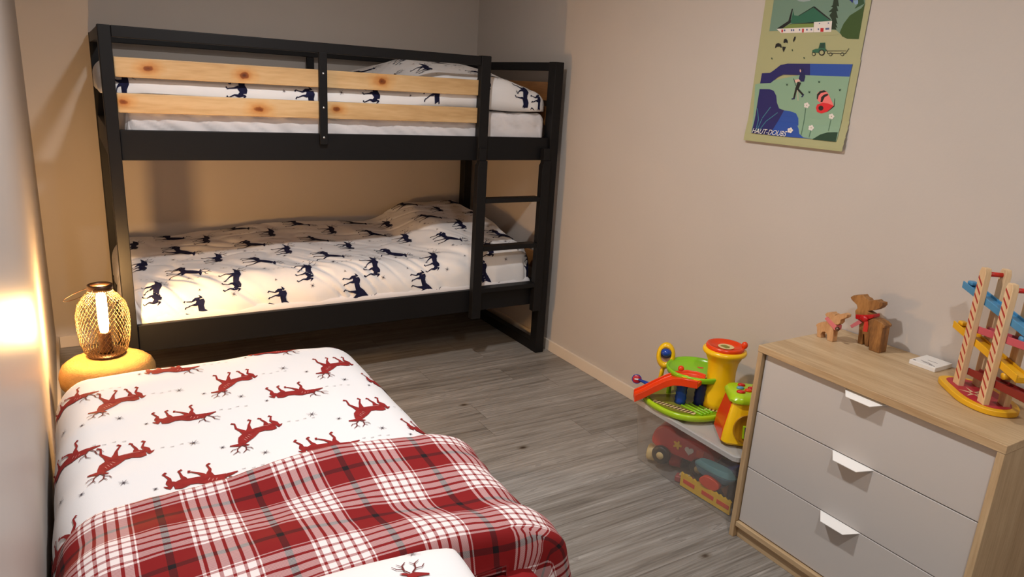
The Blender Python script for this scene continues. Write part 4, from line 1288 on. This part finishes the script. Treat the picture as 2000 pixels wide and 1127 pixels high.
# after cutting, put every vertex back on the curl profile
for v in bm.verts:
    v.co.x += curl(v.co.z)
bm.to_mesh(pic.data); bm.free()
cu = bpy.data.curves.new('poster_lettering', 'FONT')
cu.body = 'HAUT-DOUBS'
cu.size = 0.0285
cu.shear = 0.25
tmp = bpy.data.objects.new('poster_lettering', cu)
C.objects.link(tmp)
bpy.context.view_layer.update()
dg = bpy.context.evaluated_depsgraph_get()
tm = bpy.data.meshes.new_from_object(tmp.evaluated_get(dg))
bpy.data.objects.remove(tmp)
to = bpy.data.objects.new('lettering', tm)
tm.materials.clear(); tm.materials.append(M['whiteplastic'])
C.objects.link(to); to.parent = pt
wd = max(v.co.x for v in tm.vertices)
for v in tm.vertices:
    x, y = v.co.x, v.co.y
    v.co = Vector((-0.0065+curl(0.032+y), -0.036-x*0.160/wd, 0.031+y*0.92))

# ------------------------------------------------------------------ storage box and the toys in it
bxo = thing('storage_box', 'clear plastic storage box full of toys between the wall and the chest of drawers', 'storage box', (-0.22, -2.5, 0))
def ring(x0, x1, y0, y1, r, z, n=5):
    out = []
    for cx_, cy_, a0 in ((x1-r, y1-r, 0), (x0+r, y1-r, PI/2), (x0+r, y0+r, PI), (x1-r, y0+r, 1.5*PI)):
        for i in range(n+1):
            a = a0+i/n*PI/2
            out.append((cx_+r*math.cos(a)+0.22, cy_+r*math.sin(a)+2.5, z))
    return out
def loft(mb, rings, cap0=True, cap1=True):
    ids = [[mb.vert(p) for p in rg] for rg in rings]
    for a, b_ in zip(ids, ids[1:]):
        for i in range(len(a)):
            j = (i+1) % len(a)
            mb.face((a[i], a[j], b_[j], b_[i]))
    if cap0: mb.face(ids[0][::-1])
    if cap1: mb.face(ids[-1])
    return mb
mb = MB()
loft(mb, [ring(-0.372, -0.070, -2.745, -2.222, 0.02, 0.003), ring(-0.421, -0.040, -2.765, -2.232, 0.022, 0.272)], True, False)
mb.build('tub', M['clear'], bxo, smooth=False)
mb = MB()
loft(mb, [ring(-0.424, -0.037, -2.767, -2.230, 0.024, 0.268), ring(-0.434, -0.028, -2.772, -2.222, 0.028, 0.270), ring(-0.434, -0.028, -2.772, -2.222, 0.028, 0.286), ring(-0.428, -0.034, -2.766, -2.228, 0.026, 0.289),
          ring(-0.416, -0.046, -2.755, -2.240, 0.02, 0.288), ring(-0.410, -0.052, -2.75, -2.245, 0.02, 0.280)], False, True)
mb.build('lid', M['frost'], bxo, smooth=False)

G = 'toys packed inside the clear storage box'
def toy(name, label, loc, rz=0):
    return thing(name, label, 'toy', loc, rz)
# red toy car with shape buttons, riding driver figure
t = toy('toy_car', 'red plastic toy car with yellow and white shapes inside the storage box', (-0.265, -2.395, 0.115), R(-68))
mb = MB()
prof = [(-0.13, -0.03), (0.12, -0.04), (0.14, -0.005), (0.11, 0.04), (0.04, 0.055), (-0.02, 0.05), (-0.06, 0.085), (-0.11, 0.07), (-0.135, 0.02)]
mb.prism(smoothpoly(prof, 2), lambda q, k: (q[0], (-0.055, 0.055)[k], q[1]))
mb.build('body', M['red'], t, bevel=0.012, bseg=3)
for (x, y) in ((-0.08, -0.062), (0.08, -0.062), (-0.08, 0.062), (0.08, 0.062)):
    wl = MB().lathe([(0.012, -0.012), (0.034, -0.012), (0.038, -0.006), (0.038, 0.006), (0.034, 0.012), (0.012, 0.012)], (0, 0, 0), 24, ax=Matrix.Rotation(PI/2, 3, 'X')).build('wheel', M['blackplastic'], t, smooth=True, loc=(x, y, -0.045))
    MB().lathe([(0.0001, -0.014), (0.015, -0.014), (0.015, 0.014), (0.0001, 0.014)], (0, 0, 0), 20, ax=Matrix.Rotation(PI/2, 3, 'X')).build('hub', M['cream'], wl, smooth=True)
def flatshape(kind, r):
    if kind == 'flower':
        return [(r*(0.75+0.25*math.cos(5*a))*math.cos(a), r*(0.75+0.25*math.cos(5*a))*math.sin(a)) for a in [2*PI*i/30 for i in range(30)]]
    if kind == 'heart':
        return [(r*0.06*16*math.sin(a)**3, r*0.06*(13*math.cos(a)-5*math.cos(2*a)-2*math.cos(3*a)-math.cos(4*a))) for a in [2*PI*i/30 for i in range(30)]]
    return [(-r*.8, -r*.8), (r*.8, -r*.8), (r*.8, r*.8), (-r*.8, r*.8)]
for (x, z, kd, mn, r) in ((-0.02, 0.018, 'flower', 'yellow', 0.019), (0.03, 0.01, 'heart', 'whiteplastic', 0.019), (0.075, 0.012, 'square', 'orange', 0.018)):
    MB().prism(flatshape(kd, r), lambda q, k: (x+q[0], (-0.060, -0.0545)[k], z+q[1])).build('shape_button', M[mn], t)
t2 = toy('toy_figure', 'small brown and blue toy figure sitting in the red toy car', (-0.275, -2.345, 0.205))
MB().ball((0, 0, 0.02), 0.033).build('head', mat('tan_toy_plastic', (150, 96, 46), 0.4), t2, smooth=True)
MB().lathe([(0.036, 0.03), (0.033, 0.045), (0.02, 0.058), (0.0001, 0.062)], (0, 0.01, 0), 20).build('cap', M['skyblue'], t2, smooth=True)
t = toy('toy_cylinder', 'cream and red toy roller lying low at the left of the storage box', (-0.325, -2.285, 0.042), R(30))
MB().lathe([(0.0001, -0.03), (0.03, -0.03), (0.034, -0.024), (0.034, 0.0), (0.030, 0.006), (0.0001, 0.006)], (0, 0, 0), 24, ax=Matrix.Rotation(PI/2, 3, 'X')).build('cap', M['cream'], t, smooth=True)
MB().lathe([(0.03, 0.006), (0.032, 0.01), (0.032, 0.01), (0.030, 0.05), (0.0001, 0.052)], (0, -0.06, 0), 24, ax=Matrix.Rotation(PI/2, 3, 'X')).build('barrel', M['red'], t, smooth=True)
t = toy('toy_boat', 'blue and cyan toy boat in the middle of the storage box', (-0.315, -2.590, 0.118), R(-80))
mb = MB()
hull = [(-0.10, 0.0), (-0.06, -0.032), (0.05, -0.034), (0.085, -0.015), (0.09, 0.015), (0.05, 0.034), (-0.06, 0.032)]
hs = smoothpoly(hull, 2)
mb.prism(hs, lambda q, k: (q[0]*(0.8+0.2*k), q[1]*(0.7+0.3*k), (-0.03, 0.0)[k])).build('hull', M['skyblue'], t, bevel=0.004)
MB().prism(hs, lambda q, k: (q[0]*(1.0-0.25*k), q[1]*(1-0.3*k), (0.0005, 0.022)[k])).build('deck', M['cyan'], t, bevel=0.004)
t = toy('toy_crate', 'dark blue toy block under the boat inside the storage box', (-0.185, -2.50, 0.036), R(20))
MB().box(-0.05, 0.05, -0.10, 0.06, -0.03, 0.03).build('block', M['darkblue'], t, bevel=0.01, bseg=3)
MB().prism([(-0.04, 0), (0.04, 0), (0.03, 0.012), (-0.03, 0.012)], lambda q, k: (q[0], -0.09+k*0.13, q[1]+0.0305)).build('ridge', M['blue'], t)
t = toy('toy_track', 'yellow toothed toy track standing low at the front of the storage box', (-0.352, -2.575, 0.004), R(-86))
mb = MB()
out = [(-0.105, 0.012), (0.13, 0.012), (0.13, 0.05), (-0.105, 0.05)]
tp = []
for i in range(24):
    x = -0.105+i*0.235/23
    tp.append((x, 0.052 if i % 2 else 0.058))
mb.prism([(-0.105, 0.002), (0.13, 0.002)]+tp[::-1], lambda q, k: (q[0], (-0.004, 0.004)[k], q[1]))
mb.build('rail', M['yellow'], t)
for x in (-0.06, 0.03, 0.10):
    MB().box(x-0.03, x+0.025, -0.0052, -0.0042, 0.02, 0.036).build('groove', M['orange'], t)
t = toy('toy_ball', 'shiny black toy ball at the right of the storage box', (-0.27, -2.690, 0.064))
MB().ball((0, 0, 0), 0.058).build('ball', M['blackplastic'], t, smooth=True)
MB().lathe([(0.0001, 0.052), (0.012, 0.0575), (0.014, 0.056)], (0, 0, 0), 16, ax=Matrix.Rotation(R(60), 3, 'Y')).build('cap', M['orange'], t, smooth=True)
t = toy('toy_fish', 'orange and brown toy fish beside the black ball in the storage box', (-0.345, -2.60, 0.078), R(-75))
MB().prism(smoothpoly([(-0.05, 0.0), (-0.02, 0.03), (0.03, 0.022), (0.045, 0.0), (0.02, -0.022), (-0.02, -0.02)], 2), lambda q, k: (q[0], (-0.012, 0.012)[k], q[1])).build('body', M['orange'], t, bevel=0.004)
MB().prism([(0.045, 0), (0.07, 0.025), (0.07, -0.025)], lambda q, k: (q[0], (-0.005, 0.005)[k], q[1])).build('tail', mat('brown_toy_plastic', (96, 56, 30), 0.4), t)
t = toy('toy_board', 'brown toy board leaning at the back of the storage box', (-0.10, -2.62, 0.006), R(-84))
MB().box(-0.12, 0.12, -0.006, 0.006, 0, 0.24).build('board', mat('tan_board', (150, 118, 66), 0.5), t, bevel=0.002)

# ------------------------------------------------------------------ toy garage on the lid
gx, gy, gz = -0.245, -2.365, 0.289
ga = thing('toy_garage', 'green, yellow and orange toy garage on the left of the storage box lid', 'toy', (gx, gy, gz))
def gp(mb, name, m, par=None, **k):
    mb.v = [(x-gx, y-gy, z-gz) for x, y, z in mb.v]
    return mb.build(name, m, par or ga, **k)
E1 = [(gx+0.197*sgn(math.cos(a))*abs(math.cos(a))**0.78, gy-0.008+0.168*sgn(math.sin(a))*abs(math.sin(a))**0.78) for a in [2*PI*(i+0.5)/48 for i in range(48)]]
def ell(f): return [(gx+(x-gx)*f, gy-0.01+(y-gy+0.01)*f) for x, y in E1]
mb = MB()
ids = []
for f, z in ((0.93, 0.290), (1.0, 0.296), (1.0, 0.312), (0.975, 0.318), (0.95, 0.316), (0.94, 0.305)):
    ids.append([mb.vert((x, y, z)) for x, y in ell(f)])
for a, b_ in zip(ids, ids[1:]):
    for i in range(48):
        j = (i+1) % 48
        mb.face((a[i], a[j], b_[j], b_[i]))
mb.face(ids[0][::-1]); mb.face(ids[-1])
gp(mb, 'base_plate', M['lime'], smooth=True)
mb = MB(); mb.prism(ell(0.74), lambda q, k: (q[0]-0.02, q[1]+0.015, (0.304, 0.3062)[k])); gp(mb, 'road_panel', M['olive'])
def stripes(cx_, cy_, z, ang, n_, w_, l_, sp, tilt=0.35):
    mb = MB(); mk = MB()
    d = Vector((math.cos(ang), math.sin(ang))); e = Vector((-d.y, d.x))
    o = Vector((cx_, cy_))
    mk.prism([tuple(o-d*(sp*n_/2+w_)-e*l_/2), tuple(o+d*(sp*n_/2+w_)-e*l_/2), tuple(o+d*(sp*n_/2+w_)+e*l_/2), tuple(o-d*(sp*n_/2+w_)+e*l_/2)], lambda q, k: (q[0], q[1], z+k*0.0004))
    for i in range(n_):
        c0 = o+d*(i-(n_-1)/2)*sp
        mb.prism([tuple(c0-d*w_/2-e*l_/2-d*tilt*l_/2), tuple(c0+d*w_/2-e*l_/2-d*tilt*l_/2), tuple(c0+d*w_/2+e*l_/2+d*tilt*l_/2), tuple(c0-d*w_/2+e*l_/2+d*tilt*l_/2)], lambda q, k: (q[0], q[1], z+0.0005+k*0.0004))
    gp(mk, 'road_marking', M['cream']); gp(mb, 'road_marking', mat('dark_stripe', (70, 24, 20), 0.4))
stripes(-0.375, -2.40, 0.3066, R(-68), 11, 0.006, 0.022, 0.0145)
stripes(-0.235, -2.50, 0.3066, R(-45), 7, 0.006, 0.022, 0.0145)
for i in range(4):
    mb = MB().tube([(-0.335+0.02*i, -2.40, 0.307), (-0.325+0.018*i, -2.50, 0.307)], 0.004, 8); gp(mb, 'road_rib', M['green'], smooth=True)
# upper platform
px_, py_, pz_ = -0.222, -2.350, 0.400
mb = MB().lathe([(0.0001, 0), (0.100, 0), (0.116, 0.004), (0.120, 0.022), (0.116, 0.027), (0.110, 0.020), (0.104, 0.010), (0.0001, 0.009)], (px_, py_, pz_), 48); gp(mb, 'upper_platform', M['green'], smooth=True)
stripes(-0.262, -2.390, pz_+0.0095, R(-50), 6, 0.007, 0.028, 0.0145)
mb = MB().prism([(-0.19, -2.33), (-0.175, -2.34), (-0.165, -2.33), (-0.185, -2.315)], lambda q, k: (q[0], q[1], pz_+0.0093+k*0.0008)); gp(mb, 'platform_marking', M['orange'])
for (x, y) in ((-0.19, -2.26), (-0.30, -2.29)):
    mb = MB().tube([(x, y, 0.306), (x, y, pz_)], 0.009, 12); gp(mb, 'platform_post', M['green'], smooth=True)
# lift tower
tx, ty = -0.192, -2.447
mb = MB().lathe([(0.070, 0.305), (0.066, 0.33), (0.058, 0.38), (0.053, 0.42), (0.053, 0.45), (0.058, 0.485), (0.070, 0.512), (0.080, 0.520), (0.083, 0.527), (0.080, 0.535), (0.070, 0.538)], (tx, ty, 0), 48); gp(mb, 'lift_tower', M['yellow'], smooth=True)
mb = MB().lathe([(0.069, 0.530), (0.072, 0.545), (0.069, 0.552), (0.063, 0.552), (0.059, 0.542), (0.0001, 0.540)], (tx, ty, 0), 48); lid = gp(mb, 'turning_lid', M['orange'], smooth=True)
mb = MB().ball((tx+0.045, ty-0.052, 0.560), 0.012, sz=1.2); mb.v = [(x-gx, y-gy, z-gz) for x, y, z in mb.v]; mb.build('knob', M['orange'], lid, smooth=True)
mb = MB().lathe([(0.0001, 0.5435), (0.030, 0.5435), (0.030, 0.5425)], (tx+0.004, ty, 0), 24); mb.v = [(x-gx, y-gy, z-gz) for x, y, z in mb.v]; mb.build('sticker', M['cream'], lid)
mb = MB().prism([(tx-0.012, ty+0.015), (tx-0.012, ty-0.015), (tx+0.002, ty-0.018), (tx+0.014, ty-0.01), (tx+0.014, ty+0.01), (tx+0.002, ty+0.018)], lambda q, k: (q[0], q[1], 0.5437+k*0.0005)); mb.v = [(x-gx, y-gy, z-gz) for x, y, z in mb.v]; mb.build('sticker_motif', M['olive'], lid)
# curved orange ramp with raised edges
path = [(-0.462, -2.268, 0.318), (-0.435, -2.288, 0.338), (-0.405, -2.310, 0.364), (-0.374, -2.334, 0.390), (-0.348, -2.358, 0.408), (-0.326, -2.386, 0.417), (-0.308, -2.416, 0.419), (-0.294, -2.446, 0.419)]
wid = [0.030, 0.030, 0.030, 0.032, 0.042, 0.052, 0.054, 0.046]
mb = MB(); rows2 = []
for i, (p, wd2) in enumerate(zip(path, wid)):
    a = Vector(path[max(i-1, 0)]); b_ = Vector(path[min(i+1, len(path)-1)])
    d = (b_-a); d.z = 0; d.normalize(); e = Vector((-d.y, d.x, 0)); p = Vector(p)
    sec = [(-1, -0.018), (-1, 0.012), (-0.86, 0.013), (-0.80, 0.0), (0.80, 0.0), (0.86, 0.013), (1, 0.012), (1, -0.018)]
    rows2.append([mb.vert(p+e*wd2*s_+Vector((0, 0, z_))) for s_, z_ in sec])
for a, b_ in zip(rows2, rows2[1:]):
    for k in range(8):
        j = (k+1) % 8
        mb.face((a[k], a[j], b_[j], b_[k]))
mb.face(rows2[0][::-1]); mb.face(rows2[-1])
rp = gp(mb, 'ramp', M['orange'], bevel=0.004, bseg=3)
for (x, y, r) in ((-0.325, -2.390, 0.014), (-0.303, -2.430, 0.014)):
    mb = MB().lathe([(0.0001, 0.4215), (r, 0.4215), (r, 0.4190)], (x, y, 0), 20); mb.v = [(a-gx, b2-gy, z-gz) for a, b2, z in mb.v]; mb.build('sticker', M['yellow'], rp)
mb = MB().ball((-0.300, -2.340, 0.430), 0.012); gp(mb, 'ramp_peg', M['orange'], smooth=True)
# blue tyre pillars
for (x, y) in ((-0.322, -2.378), (-0.262, -2.418)):
    mb = MB()
    pr_ = [(0.0001, 0.3065)]
    for i in range(9):
        pr_.append((0.020 if i % 2 else 0.0225, 0.307+i*0.0112))
    pr_.append((0.0001, 0.3975))
    mb.lathe(pr_, (x, y, 0), 24); gp(mb, 'pillar', M['darkblue'] if x > -0.3 else M['blue'], smooth=True)
# yellow mirror stand
sx_, sy_ = -0.262, -2.213
mb = MB().tube([(sx_, sy_+0.02, 0.30), (sx_, sy_+0.004, 0.40)], 0.009, 12); gp(mb, 'mirror_stand', M['yellow'], smooth=True)
vd = (Vector((-2.255, -4.18, 1.447))-Vector((sx_, sy_, 0.43))); ang = math.atan2(vd.y, vd.x)
RM_ = Matrix.Rotation(ang, 3, 'Z') @ Matrix.Rotation(PI/2-0.15, 3, 'Y')
mb = MB().lathe([(0.022, -0.006), (0.034, -0.012), (0.042, 0.0), (0.034, 0.012), (0.023, 0.010), (0.021, 0.0)], (sx_, sy_, 0.433), 32, sx=1.32, sy=0.9, ax=RM_, hole=True); mr_ = gp(mb, 'mirror_frame', M['yellow'], smooth=True)
def mp_(mb, nm, m, **k):
    mb.v = [(x-gx, y-gy, z-gz) for x, y, z in mb.v]; return mb.build(nm, m, mr_, **k)
mp_(MB().lathe([(0.0001, -0.0035), (0.036, -0.0035), (0.036, -0.0075), (0.0001, -0.0075)], (sx_, sy_, 0.433), 24, sx=1.3, sy=0.9, ax=RM_), 'back_plate', M['yellow'])
mp_(MB().lathe([(0.0001, 0.001), (0.027, 0.001), (0.027, -0.003)], (sx_, sy_, 0.433), 24, sx=1.3, sy=0.9, ax=RM_), 'mirror', M['silver'])
mp_(MB().ball(Vector((sx_, sy_, 0.447))+RM_ @ Vector((0, 0, 0.004)), 0.021, sz=0.8), 'dial', M['blue'], smooth=True)
mp_(MB().lathe([(0.020, 0.002), (0.024, 0.006), (0.020, 0.010)], Vector((sx_, sy_, 0.447)), 24, ax=RM_, hole=True), 'dial_rim', M['darkblue'], smooth=True)
# road sign sticking out to the left
q0 = Vector((-0.352, -2.155, 0.322))
RS = Matrix.Rotation(math.atan2(-2.02, -1.9), 3, 'Z') @ Matrix.Rotation(PI/2-0.2, 3, 'Y')
mb = MB().tube([q0+Vector((0.004, -0.010, 0.0)), (-0.345, -2.225, 0.325), (-0.335, -2.238, 0.325)], [0.0055, 0.0085, 0.0085], 8); gp(mb, 'sign_arm', M['blue'], smooth=True)
mb = MB().tube([(-0.345, -2.232, 0.335), (-0.345, -2.236, 0.305)], 0.005, 8); gp(mb, 'sign_arm', M['blue'], smooth=True)
mb = MB().lathe([(0.0001, -0.003), (0.017, -0.003), (0.0185, 0.0), (0.017, 0.003), (0.0001, 0.003)], q0, 28, ax=RS); sg_ = gp(mb, 'sign_disc', mat('crimson_sign_plastic', (186, 24, 40), 0.35), smooth=True)
def sp_(mb, nm, m, **k):
    mb.v = [(x-gx, y-gy, z-gz) for x, y, z in mb.v]; return mb.build(nm, m, sg_, **k)
sp_(MB().lathe([(0.018, -0.0035), (0.0200, 0.0), (0.0185, 0.0036), (0.0172, 0.0034)], q0, 28, ax=RS, hole=True), 'sign_rim', M['blue'], smooth=True)
qb = MB()
cor = [(-0.0028, -0.009), (0.0028, -0.009), (0.0028, 0.009), (-0.0028, 0.009)]
qb.prism(cor, lambda q, k: tuple(q0+RS @ Vector((q[0], q[1], 0.0031+k*0.0006))))
sp_(qb, 'sign_bar', M['whiteplastic'])

# ------------------------------------------------------------------ activity cube
ax_, ay_, az_ = -0.288, -2.660, 0.289
rzc = math.atan2(-0.8, -0.6)         # the yellow face looks down the room
ac = thing('activity_cube', 'yellow and orange toy activity cube with a lime button top, against the chest of drawers', 'toy', (ax_, ay_, az_), rzc)
def sq(h, r, z, n=5, sk=0):
    out = []
    for cx_, cy_, a0 in ((h-r, h-r, 0), (-h+r, h-r, PI/2), (-h+r, -h+r, PI), (h-r, -h+r, 1.5*PI)):
        for i in range(n+1):
            a = a0+i/n*PI/2
            out.append((cx_+r*math.cos(a), cy_+r*math.sin(a), z))
    return out
mb = loft(MB(), [sq(0.080, 0.024, 0.0005), sq(0.088, 0.026, 0.010), sq(0.084, 0.026, 0.05), sq(0.070, 0.022, 0.12), sq(0.064, 0.02, 0.150)])
flatshade_auto(mb.build('body', M['yellow'], ac))
mb = MB()      # orange panel on the left side (local -y)
for z0, h0, z1, h1 in ((0.006, 0.0880, 0.05, 0.0850), (0.05, 0.0850, 0.12, 0.0712), (0.12, 0.0712, 0.147, 0.0660)):
    mb.prism([(-h0*0.72, z0), (h0*0.72, z0), (h1*0.72, z1), (-h1*0.72, z1)], lambda q, k: (q[0], -(h0 if q[1] == z0 else h1)+(0.006 if k else 0)-0.0012, q[1]))
mb.build('side_panel', M['orange'], ac)
mb = loft(MB(), [sq(0.064, 0.03, 0.148), sq(0.074, 0.035, 0.153), sq(0.076, 0.036, 0.163), sq(0.068, 0.034, 0.176), sq(0.058, 0.03, 0.180)])
tp_ = flatshade_auto(mb.build('top', M['lime'], ac), 50)
for (x, y, m_2, rx_, ry_) in ((0.03, -0.035, 'red', 0.012, 0.016), (0.032, 0.03, 'skyblue', 0.012, 0.018), (-0.005, -0.03, 'skyblue', 0.010, 0.014), (-0.01, 0.01, 'red', 0.010, 0.014), (0.012, -0.005, 'orange', 0.012, 0.014), (-0.035, 0.03, 'orange', 0.012, 0.012), (-0.035, -0.02, 'red', 0.011, 0.014)):
    MB().lathe([(1, 0.180), (0.9, 0.185), (0.6, 0.187), (0.0001, 0.187)], (x, y, 0), 20, sx=rx_, sy=ry_).build('button', M[m_2], tp_, smooth=True)
# round window with screen on the yellow face (local +x)
FX = Matrix.Rotation(PI/2-0.19, 3, 'Y')
MB().lathe([(0.044, -0.004), (0.052, 0.004), (0.050, 0.007), (0.044, 0.0), (0.0001, 0.0)], (0.0830, -0.006, 0.066), 36, ax=FX).build('window_ring', mat('ochre_plastic', (170, 120, 20), 0.3), ac, smooth=True)
MB().prism([(-0.020, 0.040), (0.030, 0.040), (0.030, 0.084), (-0.020, 0.084)], lambda q, k: (0.0836+k*0.006-(q[1]-0.066)*0.195, q[0]-0.004, q[1]-0.006)).build('screen_frame', M['lime'], ac, bevel=0.002)
MB().prism([(-0.014, 0.045), (0.025, 0.045), (0.025, 0.079), (-0.014, 0.079)], lambda q, k: (0.0890+k*0.0015-(q[1]-0.066)*0.195, q[0]-0.004, q[1]-0.006)).build('screen', M['darkblue'], ac)
MB().ball((0.0785, 0.008, 0.096), 0.009).build('bead', M['skyblue'], ac, smooth=True)

# more toys packed low in the storage box
t = toy('toy_brick', 'dark green toy brick on the floor of the storage box, behind the red car', (-0.165, -2.33, 0.0035), R(12))
MB().box(-0.05, 0.05, -0.07, 0.06, 0.0, 0.045).build('brick', mat('dark_green_plastic', (34, 62, 52), 0.4), t, bevel=0.005)
for x in (-0.025, 0.025):
    for y in (-0.04, 0.0, 0.04):
        MB().lathe([(0.012, 0.0452), (0.012, 0.052), (0.0001, 0.052)], (x, y, 0), 16).build('stud', M['darkblue'], t, smooth=True)
t = toy('toy_block', 'small pink and red toy block at the bottom front of the storage box', (-0.33, -2.46, 0.0035), R(-60))
MB().box(-0.035, 0.035, -0.018, 0.018, 0.0, 0.026).build('block', mat('dusty_pink_plastic', (176, 84, 80), 0.4), t, bevel=0.006)
MB().box(-0.020, 0.020, -0.010, 0.010, 0.0262, 0.033).build('cap', M['cream'], t, bevel=0.002)
